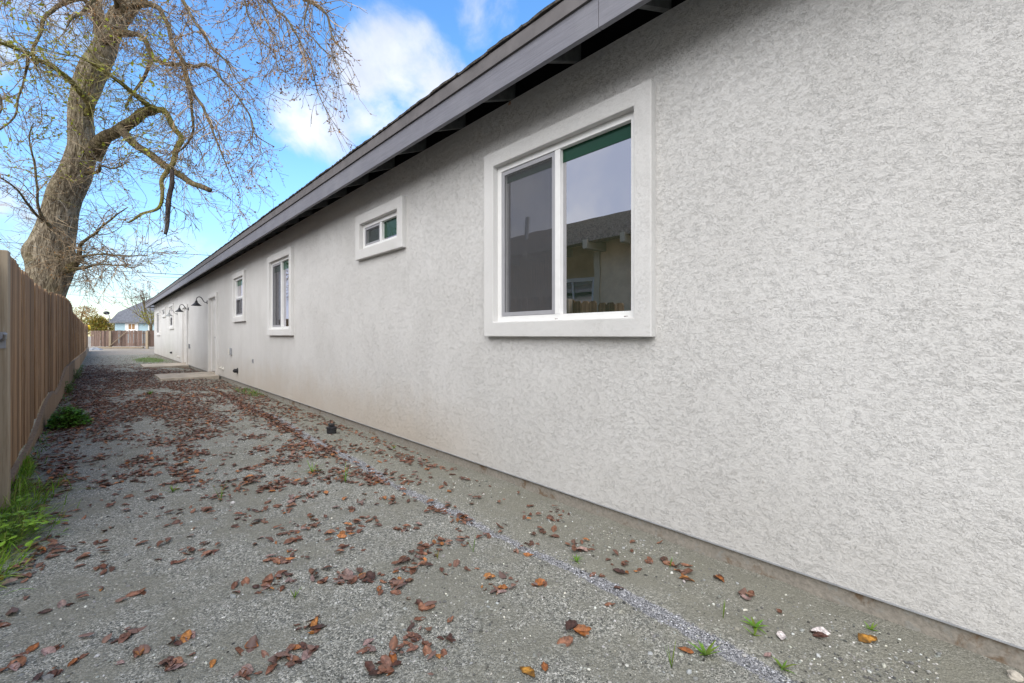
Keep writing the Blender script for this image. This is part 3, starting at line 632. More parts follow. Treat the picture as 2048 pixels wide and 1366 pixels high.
# heap, yellow container
mb = MB(); nh = 14
for j in range(nh+1):
    for k in range(nh+1):
        u, v2 = j/nh*2-1, k/nh*2-1; r = min(1, math.hypot(u, v2)); z = max(0, 1-r**2)**.7*.20+.04*mn.noise((u*3, v2*3, 1))*(1-r)
        mb.v.append((-.33+u*.45, 44.2+v2*.5, z-.02))
for j in range(nh):
    for k in range(nh): q = j*(nh+1)+k; mb.f.append((q, q+nh+1, q+nh+2, q+1))
tag(obj('tarp_heap', mb, simple('grey_tarp', (.24,.25,.27), .7, .3, .5, 6), origin=(-.33, 44.2, 0), smooth=True), 'low grey heap of sheeting on the ground where the two fences meet', 'heap')
obj_y = MB().lathe([(0,0),(.07,0),(.085,.05),(.085,.22),(.05,.27),(.03,.3),(0,.3)], (-.60, 40.2, 1.45), 16)
tag(obj('yellow_container', obj_y, simple('yellow_plastic', (.75,.52,.02), .5), origin=(-.60, 40.2, 1.45), smooth=True), 'small bright yellow container hanging at the far end of the left fence', 'container')
# ------------------------------------------------------------------ neighbour house (seen mirrored in the windows)
NXW = -2.62; EVX = -2.07
nh_ = thing('neighbour_house', (NXW, 6, 0), 'tan stucco house with shingled roof and pale rafter tails, mirrored in the large window', 'house')
tan = simple('tan_stucco', (.66,.52,.35), .9, .1, .12, 3, .003, 60); tan2 = simple('tan_trim', (.50,.42,.30), .8, .2, .05, 4)
obj('wall', MB().box(NXW-7, NXW, -2, 5.25, 0, 3.02).box(NXW-7, NXW-.7, 5.25, 11.5, 0, 3.3), tan, nh_)
obj('corner_trim', MB().box(NXW-.02, NXW+.03, 5.14, 5.27, 0, 2.72), tan2, nh_)
wn = obj('window', MB().ring(NXW-.72, NXW-.66, 5.75, 6.95, 1.2, 2.35, .07), M['vinyl'], nh_, origin=(NXW-.7, 6.3, 1.8))
obj('pane', MB().box(NXW-.71, NXW-.69, 5.8, 6.9, 1.25, 2.3), M['glass'], wn, origin=(NXW-.7, 6.3, 1.8))
obj('mullion', MB().box(NXW-.688, NXW-.67, 6.32, 6.36, 1.27, 2.28), M['vinyl'], wn, origin=(NXW-.7, 6.3, 1.8))
obj('mullion', MB().box(NXW-.688, NXW-.67, 5.82, 6.31, 1.76, 1.79), M['vinyl'], wn, origin=(NXW-.7, 6.3, 1.8))
obj('mullion', MB().box(NXW-.688, NXW-.67, 6.37, 6.88, 1.76, 1.79), M['vinyl'], wn, origin=(NXW-.7, 6.3, 1.8))
mb = MB()
for k in range(24):
    x0 = EVX-k*.19; x1 = EVX-(k+1)*.19-.03; z0 = 2.83+k*.19*.40; z1 = z0+.19*.40
    mb.box(x1, x0, -2.5, 12.0, z0-.01, z1)
obj('roof', mb, simple('brown_shingle', (.36,.27,.20), .95, .1, .35, 25, .003, 200), nh_)
obj('vent_pipe', MB().tube([(-4.45,9,3.6),(-4.45,9,4.5)], .06, 10), M['galv'], nh_)
for k in range(18): obj('rafter_tail', MB().box(NXW, EVX+.03, -2.2+k*.8, -2.11+k*.8, 2.70, 2.855), tan2, nh_, origin=(NXW, -2.2+k*.8, 2.7))
# ------------------------------------------------------------------ blue house beyond the back fence
bh = thing('blue_house', (3, 79, 0), 'pale blue lap-sided house with grey roof beyond the back fence', 'house')
bl = simple('blue_siding', (.36,.50,.56), .7, .3, .05, 2)
Uh = Vector((.728, -.686)); nhv = Vector((-.686, -.728))
def bp(s, o, z): p = Vector((1.35, 80.8))+Uh*s+nhv*o; return (p.x, p.y, z)
def bhbox(mb, s0, s1, o0, o1, z0, z1):
    mb.add([bp(s0,o0,z0),bp(s1,o0,z0),bp(s1,o1,z0),bp(s0,o1,z0),bp(s0,o0,z1),bp(s1,o0,z1),bp(s1,o1,z1),bp(s0,o1,z1)],
       [(0,3,2,1),(4,5,6,7),(0,1,5,4),(1,2,6,5),(2,3,7,6),(3,0,4,7)]); return mb
bhw = obj('wall', bhbox(MB(), 0, 9, -8, 0, 0, 2.95), bl, bh)
for k in range(20): 
    mb = MB(); z = .1+k*.142; mb.add([bp(0,.03,z),bp(9,.03,z),bp(9,.005,z+.14),bp(0,.005,z+.14),bp(0,.004,z),bp(9,.004,z)], [(0,1,2,3),(0,4,5,1)]); obj('siding_board', mb, bl, bh)
mb = MB(); mb.add([bp(-.35,.5,2.92),bp(9.4,.5,2.92),bp(12,-12,8.2),bp(-2.6,-12,8.2),bp(-2.3,-3,4.4),bp(-.35,.5,2.72),bp(9.4,.5,2.72),bp(-2.6,-12,3.0),bp(-2.3,-3,3.0)], [(0,1,2,3,4),(0,5,6,1),(4,3,7,8)])
obj('roof', mb, M['shingle_blue'], bh)
bwn = bhbox(MB(), 1.45, 3.25, .032, .10, 1.55, 2.85); bw = obj('window', bwn, M['vinyl'], bh, origin=bp(2.3,.06,2.2))
for a in (1.95, 2.42): obj('pane', bhbox(MB(), a, a+.36, .102, .12, 1.9, 2.6), simple('brown_curtain', (.30,.17,.07), .7), bw, origin=bp(2.3,.06,2.2))  # plain even brown behind the window frame
obj('corner_board', bhbox(MB(), 4.6, 4.72, .032, .07, 0, 2.9), M['vinyl'], bh)
t = thing('satellite_dish', bp(-.55, .2, 3.1), 'dark satellite dish on a bracket at the left edge of the grey roof', 'satellite dish')
m = MB(); c = Vector(bp(-.8, .4, 4.1))
for j in range(5):
    for k in range(18):
        a = 2*math.pi*k/18; r = j/4; m.v.append((c.x+.34*r*math.cos(a), c.y+.1*r*r-.1, c.z+.24*r*math.sin(a)))
for j in range(4):
    for k in range(18): k2 = (k+1) % 18; m.f.append((j*18+k, j*18+k2, j*18+18+k2, j*18+18+k))
obj('dish', m, M['black'], t); obj('bracket', MB().tube([bp(-.55,.2,3.0), bp(-.5,.25,3.7), bp(-.75,.4,4.0)], .05, 6), M['galv'], t)
# ------------------------------------------------------------------ big old tree
TR = thing('old_tree', (-1.2, 15.95, 0), 'huge leaning half-bare tree with gnarled trunk rising behind the left fence', 'tree')
def spline(pts, k=6):
    P = [np.array(p, float) for p in pts]; o = []
    for i in range(len(P)-1):
        a = P[max(i-1,0)]; b = P[i]; c = P[i+1]; d = P[min(i+2, len(P)-1)]
        for j in range(k):
            t = j/k; q = .5*((2*b)+(c-a)*t+(2*a-5*b+4*c-d)*t*t+(3*b-a-3*c+d)*t**3); o.append(q)
    o.append(P[-1]); return o
def limb(name, pts, m, n=12, k=5, wob=.02, rough=.08):
    sp = spline(pts, k); mb = MB(); path = []
    for q in sp:
        v = Vector(q[:3]); nz = Vector((mn.noise(v*1.9), mn.noise(v*1.9+Vector((9,0,0))), mn.noise(v*1.9+Vector((0,9,0)))))*wob*2
        path.append(v+nz)
    rr = [max(.004, q[3]) for q in sp]
    mb.tube(path, rr, n)
    for i2 in range(len(mb.v)):
        v = Vector(mb.v[i2]); ring = min(i2//n, len(path)-1); c = path[ring]; f = 1+rough*mn.noise(v*5)+rough*.8*mn.noise(v*14)
        mb.v[i2] = tuple(c+(v-c)*f)
    return obj(name, mb, m, TR, smooth=True), path, rr
trunk = [(-1.3,15.95,-.2,.74),(-1.2,15.95,.84,.62),(-1.10,15.95,1.71,.56),(-.99,15.95,2.3,.55),(-.93,15.92,2.84,.60),(-.93,15.91,3.21,.60),(-.87,15.85,3.59,.525),(-.8,15.79,4.02,.485),(-.65,15.65,4.62,.465),(-.47,15.48,5.15,.43),(-.37,15.39,5.71,.40),(-.37,15.38,6.34,.355),(-.36,15.38,6.84,.335),(-.28,15.31,7.31,.355),(-.14,15.17,7.74,.35),(.03,15.02,8.15,.31),(.17,14.88,8.59,.28),(.32,14.75,9.02,.25),(.54,14.54,9.34,.212),(.8,14.3,9.65,.188),(1.07,14.05,10.21,.163),(1.34,13.79,11.21,.138)]
trunk = [(a,b,c,d*(.70+.10*max(0,(c-6)/5))) for a,b,c,d in trunk]; sp = spline(trunk, 7); mb = MB(); path = [Vector(q[:3]) for q in sp]; NT = 72
mb.tube(path, [q[3] for q in sp], NT)
for i2 in range(len(mb.v)):
    v = Vector(mb.v[i2]); ring = min(i2//NT, len(path)-1); c = path[ring]; w_ = (v-c).normalized()
    a = (i2 % NT)/NT*2*math.pi
    ridge = mn.noise(Vector((math.cos(a)*6, math.sin(a)*6, v.z*1.1+ring*.02)))*.028+mn.noise(Vector((math.cos(a)*15, math.sin(a)*15, v.z*3.5)))*.018+mn.noise(v*1.3)*.05
    # burls: right at z 2.8, left at z 3.2
    for bc, br, bh_ in ((Vector((-.52,15.55,2.80)), .26, .15), (Vector((-1.35,15.7,3.05)), .28, .09), (Vector((-.9,15.2,4.5)), .22, .05), (Vector((-.2,15.0,5.5)), .3, .10)):
        dd = (v-bc).length; ridge += bh_*math.exp(-(dd/br)**2)
    mb.v[i2] = tuple(v+w_*ridge)
obj('trunk', mb, M['bark'], TR, smooth=True)
LIMBS = {
'up':([(-.01,15.05,8.01,.198),(-.02,15.2,8.65,.166),(-.06,15.37,9.21,.145),(-.11,15.55,9.69,.135),(-.12,15.71,10.31,.114),(-.06,15.78,11.22,.08)],'bark',1.0),
'A':([(-.18,15.08,5.60,.25),(.07,14.66,5.91,.161),(.38,14.18,6.14,.138),(.68,13.71,6.33,.126),(.92,13.31,6.41,.114)],'limb',1.0),
'A2':([(.90,13.34,6.405,.112),(1.11,12.94,6.25,.102),(1.25,12.63,5.78,.093),(1.34,12.35,5.48,.087),(1.21,12.29,5.11,.082),(1.11,12.2,4.78,.077),(.98,12.13,4.46,.069),(.94,11.99,4.11,.056),(.86,11.88,3.77,.048),(.59,11.94,3.61,.04),(.4,11.93,3.39,.025)],'moss',1.3),
'B':([(.30,14.1,6.02,.126),(.55,13.57,5.59,.103),(.78,13.09,5.26,.101),(.99,12.61,4.94,.091),(1.2,12.15,4.65,.085),(1.45,11.64,4.37,.076),(1.66,11.17,4.12,.063)],'limb',.9),
'dead':([(1.11,11.8,4.60,.048),(1.06,11.72,4.22,.059),(1.02,11.7,3.88,.060),(.99,11.69,3.5,.052),(.96,11.68,3.2,.04)],'dead',.35),
'C':([(-.34,15.36,6.5,.16),(-.2,14.95,6.72,.14),(-.44,14.43,6.92,.100),(-.71,14.06,6.96,.082),(-.95,13.67,6.9,.072),(-1.11,13.21,6.79,.062),(-1.28,12.75,6.61,.052),(-1.7,12.53,6.54,.04)],'moss',1.8),
'D':([(.86,12.98,6.25,.08),(.69,12.69,6.25,.074),(.51,12.52,6.31,.065),(.3,12.37,6.39,.052),(.11,12.2,6.43,.043),(-.1,12.06,6.45,.031),(-.39,11.99,6.5,.02)],'moss',1.8),
'E':([(.05,14.8,8.35,.16),(.56,13.93,8.37,.097),(.79,13.39,7.92,.083),(.86,13.01,7.5,.073),(1.07,12.49,7.16,.067),(1.3,11.96,6.96,.065),(1.46,11.49,6.81,.049),(1.64,11.01,6.69,.044),(1.81,10.53,6.24,.029),(1.96,10.07,5.83,.024),(2.08,9.63,5.33,.024),(2.1,9.3,4.85,.018),(2.3,8.8,4.52,.009)],'limb',1.05),
'F':([(1.25,11.98,7.0,.056),(1.35,11.54,6.42,.049),(1.41,11.43,6.02,.037),(1.42,11.37,5.56,.033),(1.34,11.6,5.24,.026),(1.24,12.3,5.15,.02)],'limb',1.2),
'G':([(.86,13.05,7.44,.052),(.73,12.86,7.04,.044),(.61,12.83,6.71,.039),(.46,12.84,6.3,.031),(.4,12.76,6.02,.019)],'limb',1.2),
'H':([(.30,14.4,8.95,.09),(.73,13.43,8.86,.082),(.96,12.97,8.6,.069),(1.07,12.62,8.19,.06),(1.12,12.32,7.75,.055),(1.18,12.01,7.28,.054),(1.27,11.68,6.82,.053),(1.41,11.3,6.19,.044),(1.54,10.93,5.73,.036),(1.64,10.59,5.21,.028),(1.73,10.26,4.64,.017),(1.94,9.81,3.82,.008)],'limb',1.15),
'I':([(0,15.0,8.6,.12),(-.3,14.64,9.06,.071),(-.68,14.58,8.73,.057),(-.89,14.37,8.27,.051),(-.95,14.01,7.7,.042),(-1.03,13.68,7.05,.03),(-1.02,13.26,6.57,.014)],'limb',1.15),
'J':([(-1.11,13.21,6.79,.04),(-1.2,13.9,6.6,.026),(-1.28,14.16,6.33,.023),(-1.29,14.01,6.01,.026),(-1.37,13.91,5.65,.022),(-1.54,13.91,5.33,.02),(-1.68,13.87,5.2,.015)],'limb',1.2),
'K':([(-.87,15.8,3.55,.06),(-.95,15.3,3.75,.054),(-1.09,15.07,4.19,.034),(-1.11,14.93,4.64,.030),(-1.14,14.79,5.12,.026),(-1.17,14.65,5.47,.02),(-1.08,14.41,5.81,.012)],'limb',1.3),
'K2':([(-.87,15.8,3.6,.05),(-.98,15.35,3.80,.042),(-1.24,14.74,4.08,.032),(-1.43,14.28,4.32,.025),(-1.68,13.87,4.45,.016)],'limb',1.15),
'M':([(1.0,11.9,8.7,.06),(1.11,11.27,8.15,.04),(1.25,10.92,7.7,.035),(1.37,10.57,7.2,.031),(1.5,10.23,6.78,.027),(1.66,9.85,6.33,.02),(1.8,9.49,5.93,.013),(1.92,9.15,5.58,.008)],'limb',1.4),
'O1':([(1.34,13.79,11.21,.138),(1.5,12.2,10.6,.11),(1.6,10.7,9.5,.095),(1.76,9.3,8.13,.075)],'limb',.3),
'O2':([(1.3,13.8,11.0,.11),(1.1,13.0,9.9,.08),(1.0,11.9,8.7,.06)],'limb',.8),
'N1':([(1.76,9.3,8.13,.075),(2.08,8.85,7.22,.036),(2.23,8.55,6.85,.024),(2.38,8.26,6.58,.021),(2.46,8.04,6.29,.018),(2.51,7.84,5.95,.015),(2.53,7.67,5.64,.013),(2.56,7.49,5.28,.011),(2.6,7.3,4.91,.008),(2.6,7.15,4.62,.005)],'limb',1.1),
'N2':([(1.76,9.3,8.13,.06),(1.84,9.0,7.24,.02),(1.87,8.75,6.74,.014),(1.91,8.47,6.34,.012),(1.98,8.18,5.93,.01),(2.04,7.9,5.71,.008),(2.07,7.64,5.29,.005)],'limb',1.15),
'N3':([(1.76,9.3,8.13,.058),(2.10,8.94,7.71,.04),(2.43,8.44,7.24,.027),(2.69,7.97,6.86,.024),(2.79,7.66,6.52,.022),(2.77,7.45,6.17,.017),(2.83,7.16,5.82,.010),(2.91,6.86,5.55,.006)],'limb',1.1),
'N4':([(2.43,8.40,7.24,.027),(2.58,7.82,6.78,.016),(2.48,7.75,6.25,.013),(2.59,7.49,5.9,.011),(2.71,7.21,5.57,.009),(2.77,6.99,5.24,.005)],'limb',1.1),
'N5':([(1.90,8.99,7.5,.03),(2.02,8.35,6.54,.013),(2.11,8.09,6.1,.011),(2.16,7.88,5.64,.009),(2.23,7.66,5.28,.006),(2.28,7.45,5.02,.004)],'limb',1.0),
'R1':([(-.85,15.8,2.6,.09),(-.52,15.3,2.80,.09),(-.33,14.53,3.21,.05),(-.11,13.91,3.44,.036),(.15,13.26,3.65,.026),(.41,12.61,3.84,.012)],'limb',1.0),
'R2':([(-.85,15.8,2.7,.07),(-.52,15.3,2.86,.07),(-.2,14.27,2.94,.034),(.3,13.26,2.87,.024),(.77,12.28,2.79,.010)],'limb',1.15),
'R3':([(-.85,15.8,2.65,.06),(-.49,15.3,2.70,.06),(-.03,14.11,2.72,.026),(.39,13.18,2.63,.018),(.69,12.35,2.59,.008)],'limb',1.2),
'Q1':([(-.48,15.5,5.15,.07),(-.1,15.0,5.1,.06),(.0,14.3,5.1,.035),(.19,13.91,4.98,.025),(.48,13.23,4.98,.012)],'limb',1.4),
'S1':([(-1.7,12.53,6.54,.04),(-1.5,12.3,5.9,.03),(-1.35,12.4,5.3,.02),(-1.5,12.3,4.7,.012)],'limb',1.05),
'S2':([(-.4,12.5,9.4,.07),(-.7,12.2,8.6,.05),(-1.0,12.0,7.8,.04),(-1.3,11.8,7.1,.02)],'limb',1.8),
'S3':([(-.06,15.78,11.22,.09),(-.3,14.2,10.6,.07),(-.4,12.5,9.4,.05),(-.1,11.9,8.6,.035),(.2,11.6,7.9,.02)],'limb',1.8),
'S4':([(.32,14.75,9.02,.10),(.2,13.6,8.9,.07),(.0,12.6,8.2,.05),(-.3,12.1,7.4,.035),(-.5,11.8,6.9,.02)],'limb',1.8),
}
TWV, TWF, TWC = [], [], []; LFP = []
twcol = {'limb':(.19,.145,.095), 'moss':(.20,.175,.075), 'bark':(.22,.185,.135), 'dead':(.06,.05,.045)}
def twig(pts, r0, r1, col, n=3):
    global TWV
    b = len(TWV); up = None; m = len(pts)
    for i, p in enumerate(pts):
        t = pts[min(i+1, m-1)]-pts[max(i-1, 0)]
        if t.length < 1e-6: t = Vector((0,0,-1))
        t.normalize()
        up = t.orthogonal().normalized() if up is None else (up-t*up.dot(t)).normalized(); q = t.cross(up); r = r0+(r1-r0)*i/(m-1)
        for k in range(n):
            a = 2*math.pi*k/n; TWV.append(p+(up*math.cos(a)+q*math.sin(a))*r); TWC.append(col)
    for i in range(m-1):
        for k in range(n): k2 = (k+1) % n; TWF.append((b+i*n+k, b+i*n+k2, b+(i+1)*n+k2, b+(i+1)*n+k))
def rv(): return Vector((random.gauss(0,1), random.gauss(0,1), random.gauss(0,1)))
def grow(p, d, L, r, lvl, droop, leafy, base):
    n = max(3, int(L/.11)); st = L/n; pts = [p.copy()]; d = d.normalized()
    curl = rv()*.10
    for i in range(n):
        d = (d+rv()*.13+curl+Vector((0,0,-droop))).normalized(); p = p+d*st; pts.append(p.copy())
    sh = random.uniform(.75, 1.9) if random.random() < .75 else 2.6
    c = tuple(min(.5, q*sh) for q in base)
    twig(pts, r, max(.003, r*.4), c, 3 if lvl else 4)
    if lvl < 2:
        nc = int(L*(6.8 if lvl == 0 else 5.8)*random.uniform(.6, 1.2))
        for _ in range(nc):
            i = random.randint(1, n); dd = (d*1.05+rv()*.55); grow(pts[i], dd, L*random.uniform(.28, .55), max(.0036, r*.6), lvl+1, droop*.9, leafy, base)
    for i in range(1, n+1):
        if random.random() < leafy*(1 if lvl else .5): LFP.append((pts[i]+rv()*.012, lvl))
    return pts
for nm, (pts, mk, dens) in LIMBS.items():
    big = max(p[3] for p in pts)
    kf = .88 if nm[0] in 'N' else .77
    kf *= {'A':1.12,'B':1.05,'A2':.85,'C':.8,'E':.85}.get(nm, 1)
    pts = [(q[0], q[1], q[2], q[3]*kf) for q in pts]
    o, path, rr = limb('limb', pts, M[mk], 12 if big > .04 else 7, 5 if big > .04 else 3, .03 if nm != 'up' else .01, .10)
    right = nm[0] in 'NMEHF'; droop = .10 if nm[0] in 'NMEHOS' else (.035 if nm[0] in 'RKJQ' else .05)
    Ls = 0
    for i in range(1, len(path)):
        Ls = (path[i]-path[i-1]).length; cnt = Ls*8.8*dens; k = int(cnt)+(random.random() < cnt-int(cnt))
        for _ in range(k):
            p = path[i-1].lerp(path[i], random.random()); t = (path[i]-path[i-1]).normalized()
            d = rv(); d = d-t*d.dot(t); d = d.normalized()+t*random.uniform(.4, 1.4)+Vector((0,0,-.2 if right else .15))
            Lc = random.uniform(.35, 1.15)*(1 if nm[0] != 'N' else .8)
            if nm == 'dead': Lc *= .4
            grow(p, d, Lc, min(rr[i]*.5, random.uniform(.006, .012)), 0, droop, .50 if right else .22, twcol[mk])
# fine epicormic shoots sprouting from the trunk
for _ in range(330):
    i = random.randint(22, len(path_t := [Vector(q[:3]) for q in sp])-20); c = path_t[i]; r = sp[i][3]; a = random.uniform(0, 2*math.pi)
    w_ = Vector((math.cos(a), math.sin(a), 0)); grow(c+w_*r*.95, w_*1.0+Vector((0,0,random.uniform(-.2,.6)))+rv()*.2, random.uniform(.3, .95), .0045, 1, .03, .12, (.22,.19,.16))
V = np.array([tuple(v) for v in TWV]); F = np.array(TWF); C = np.array(TWC)
print('twig verts', len(V), 'leaf pts', len(LFP))
o = link('twigs', npmesh('twigs', V-np.array((-1.2,15.95,0)), F, M['twig'], C), TR); o['kind'] = 'stuff'
# small clinging leaves, buds and samaras
LV = np.array([(0,-.5,0),(.28,-.05,.08),(0,.5,0),(-.28,-.05,.08)]); LF = np.array([(0,1,2,3)])
P = np.array([tuple(p) for p, l in LFP]); N = len(P)
cols = np.array([(.30,.13,.03),(.20,.09,.03),(.40,.19,.04),(.14,.08,.035),(.30,.15,.05)])[rng.integers(0, 5, N)]*rng.uniform(.7, 1.4, (N,1))
mossy = (P[:,0] < .9) & (P[:,2] > 4.6) & (P[:,2] < 7.3); sel = mossy & (rng.random(N) < .6)
cols[sel] = np.array((.42,.46,.05))*rng.uniform(.6, 1.25, (sel.sum(),1))
sz = rng.uniform(.022, .055, N); sz[sel] *= 1.9
p3, f3, c3 = scatter(LV, LF, P, rots(N, None, rng.uniform(0, 3.1, N)), sz, cols)
o = link('leaves', npmesh('leaves', p3-np.array((-1.2,15.95,0)), f3, M['treeleaf'], c3), TR); o['kind'] = 'stuff'
# ------------------------------------------------------------------ far trees and shrubs
def fartree(name, label, base, pts_list, crown, cat='tree', leafcol=((.2,.2,.03),), size=.2, n=2500, group=None):
    t = thing(name, base, label, cat, group)
    mb = MB()
    for pts in pts_list: mb.tube([p[:3] for p in pts], [p[3] for p in pts], 5)
    obj('trunk', mb, M['limb'], t)
    P = []
    for (cx, cy, cz, rx, ry, rz_, k) in crown:
        m = int(n*k); u = rng.normal(0, 1, (m, 3)); u /= np.linalg.norm(u, axis=1)[:, None]; r = rng.random(m)**.45
        q = u*r[:, None]*np.array((rx, ry, rz_)); q *= (1+.35*np.array([mn.noise(Vector(v)*1.2) for v in q]))[:, None]; P.append(q+np.array((cx, cy, cz)))
    P = np.concatenate(P); N = len(P); lc = np.array(leafcol)[rng.integers(0, len(leafcol), N)]*rng.uniform(.6, 1.4, (N,1))
    a, b, c = scatter(LV, LF, P, rots(N, None, rng.uniform(0, 3.1, N)), rng.uniform(.6, 1.3, N)*size, lc)
    o = link('crown', npmesh('crown', a-np.array(base), b, M['treeleaf'], c), t); o['kind'] = 'stuff'; return t
fartree('bushy_tree', 'rounded yellow-green bushy tree just above the back fence, left of the blue house', (-.3, 93, 0), [[(-.3,93,0,.15),(-.3,93,3,.1)]],
        [(-1.0,93.8,2.6,1.8,1.8,1.5,.4),(.3,92.6,2.3,1.6,1.6,1.5,.4),(-.3,93,3.3,1.1,1.1,1.0,.25)], leafcol=((.22,.20,.03),(.30,.23,.03),(.15,.16,.03),(.32,.2,.04)), size=.24, n=3600)
fartree('orange_tree', 'sparse orange-brown autumn tree rising behind the left fence and the bushy tree', (-2.6, 101, 0), [[(-2.6,101,0,.2),(-2.4,101,4,.12),(-2,100.6,6,.05)]],
        [(-3.0,101.3,4.3,1.9,1.9,1.5,.3),(-1.6,100.3,4.8,1.5,1.5,1.4,.3),(-4.5,102,5.2,1.8,1.8,1.8,.2)], leafcol=((.36,.19,.05),(.30,.15,.05),(.32,.24,.08)), size=.24, n=1700)
fartree('distant_trees', 'hazy brown distant trees low behind the yellow-green bush', (0, 130, 0), [[(0,130,0,.2),(0,130,3,.1)]],
        [(2.3,128,3.3,2.2,2,1.6,.5),(-1,131,3.0,3,2,1.8,.5)], leafcol=((.42,.33,.27),(.36,.30,.22),(.3,.26,.14)), size=.4, n=1600)
# bare shrub with seed heads by the far house corner
sb = thing('bare_shrub_tree', (3.5, 54.15, 0), 'bare multi-stemmed small tree with pinkish seed clusters beside the far house corner', 'tree')
mb = MB(); heads = []
def branch(p, d, L, r, l):
    pts = [p]; n = 5
    for i in range(n): d = (d+rv()*.10+Vector((0,0,.05))).normalized(); pts.append(pts[-1]+d*L/n)
    mb.tube(pts, [r*(1-.5*i/n) for i in range(n+1)], 4, False)
    if l < 3:
        for _ in range(3 if l else 3): branch(pts[random.choice((3,4,5))], d+rv()*.36, L*random.uniform(.5, .75), r*.5, l+1)
    else: heads.append(pts[-1])
for dd in ((-.85,.75,1.25),(-.55,.5,1.7),(-.2,.15,1.9),(.25,-.2,1.7),(-.6,.6,.95),(.3,-.25,1.2)):
    branch(Vector((3.45,54.2,1.9)), Vector(dd).normalized(), random.uniform(1.7, 2.2), .07, 0)
mb.tube([(3.5,54.15,0),(3.46,54.2,1.0),(3.45,54.2,2.0)], [.15,.12,.11], 8)
obj('trunk', mb, M['limb'], sb)
H = np.array([tuple(h) for h in heads]); H = H[rng.random(len(H)) < .75]; K = 14
P = np.repeat(H, K, 0)+rng.normal(0, .065, (len(H)*K, 3)); N = len(P)
a, b, c = scatter(LV, LF, P, rots(N, None, rng.uniform(0, 3.1, N)), rng.uniform(.05, .11, N), np.array(((.26,.13,.10),(.30,.17,.13),(.2,.1,.08)))[rng.integers(0,3,N)])
g = rng.normal(0, 1, (600, 3))*np.array((.55,.5,.42))+np.array((3.4,54.1,2.9))
a2, b2, c2_ = scatter(LV, LF, g, rots(600, None, rng.uniform(0, 3.1, 600)), rng.uniform(.08, .16, 600), np.array(((.30,.33,.04),(.36,.30,.04)))[rng.integers(0,2,600)])
o = link('seed_heads', npmesh('seed_heads', np.concatenate([a, a2])-np.array((3.5,54.15,0)), np.concatenate([b, b2+len(a)]), M['treeleaf'], np.concatenate([c, c2_])), sb); o['kind'] = 'stuff'
# power lines
def wire(p, q, r, label):
    p, q = Vector(p), Vector(q); d = q-p; a, b = p-d*1.2, q+d*2.0
    pts = []
    for k in range(25):
        t = k/24; v = a.lerp(b, t); v.z -= .35*(4*t*(1-t))-.3; pts.append(v)
    tag(obj('power_line', MB().tube(pts, r, 5), M['black'], origin=p), label, 'power line', 'overhead wires')
wire((-1.68,63.11,10.05),(8.18,53.91,9.3), .026, 'single highest overhead wire crossing the sky behind the trunk')
wire((-1.87,63.29,7.88),(6.3,55.66,7.31), .030, 'thicker of two close overhead wires at mid height above the roof end')
wire((-1.5,62.94,7.41),(6.21,55.75,7.0), .016, 'thin overhead wire just beneath the thicker one')
wire((-2.07,63.48,5.2),(.89,60.72,5.04), .014, 'lowest faint level overhead wire above the bushy tree')
for (p, q, lab) in (((-1.05,42.01,5.53),(.4,81.69,4.59),'slanting overhead wire dropping towards the blue house, upper one'), ((-.97,41.94,5.19),(.55,81.55,3.98),'slanting overhead wire dropping towards the blue house, lower one')):
    tag(obj('power_line', MB().tube([p, tuple((Vector(p)+Vector(q))/2-Vector((0,0,.1))), q], .014, 5), M['galv'], origin=p), lab, 'power line', 'overhead wires')
# ------------------------------------------------------------------ cleanout, stones
t = thing('pipe_cleanout', (1.88, 4.97, float(gz(1.88, 4.97))), 'short black plastic pipe cleanout cap sticking up from the gravel near the wall', 'pipe cap')
c = (1.88, 4.97, float(gz(1.88, 4.97)))
obj('pipe_body', MB().lathe([(.050,-.05),(.052,.05),(.055,.052),(.055,.068),(.045,.072),(0,.072)], c, 24), M['blackplastic'], t)
obj('pipe_cap', MB().box(c[0]-.026, c[0]+.026, c[1]-.026, c[1]+.026, c[2]+.073, c[2]+.105), M['blackplastic'], t, bevel=.004)
def rock(x, y, s, colr, label):
    mb = MB(); import bmesh
    bm = bmesh.new(); bmesh.ops.create_icosphere(bm, subdivisions=3, radius=1)
    z = float(gz(x, y))
    for v in bm.verts:
        k = 1+.35*mn.noise(v.co*1.3+Vector((x*9, 0, 0)))+.10*mn.noise(v.co*5); mb.v.append((x+v.co.x*s*k, y+v.co.y*s*k*.8, z+s*.25+v.co.z*s*k*.6))
    mb.f = [tuple(v.index for v in f.verts) for f in bm.faces]; bm.free()
    tag(obj('stone', mb, simple('stone', colr, .9, .2, .2, 60, .002, 150), origin=(x, y, z)), label, 'stone')
rock(2.165, -.07, .022, (.48,.44,.38), 'pale angular stone against the foundation at the bottom right corner')
rock(.37, 8.75, .03, (.16,.155,.14), 'small dark stone among the brown leaves in mid yard')
# ------------------------------------------------------------------ gravel stones (uncountable)
import bmesh
bm = bmesh.new(); bmesh.ops.create_icosphere(bm, subdivisions=1, radius=1); IV = np.array([tuple(v.co) for v in bm.verts]); IF = np.array([[v.index for v in f.verts] for f in bm.faces]); bm.free()
IV = IV*(1+rng.uniform(-.22, .22, (len(IV),1)))
N = 26000; py_ = .1+5.2*rng.random(N)**1.7; px_ = -.45+2.6*rng.random(N)
keep = fbm(px_*3, py_*3, 3)+rng.uniform(-.25, .25, N) > .42; px_, py_ = px_[keep], py_[keep]
ns = 2600; sy = .1+4.5*rng.random(ns)**1.3; sx_ = stripx(sy)+rng.normal(0, .019, ns)
gx_ = np.concatenate([px_, sx_]); gy_ = np.concatenate([py_, sy]); N = len(gx_)
s = np.concatenate([rng.gamma(3, .0007, len(px_))+.0012, rng.uniform(.0018, .0042, ns)])
big = rng.random(N) < .03; s[big] *= 1.9
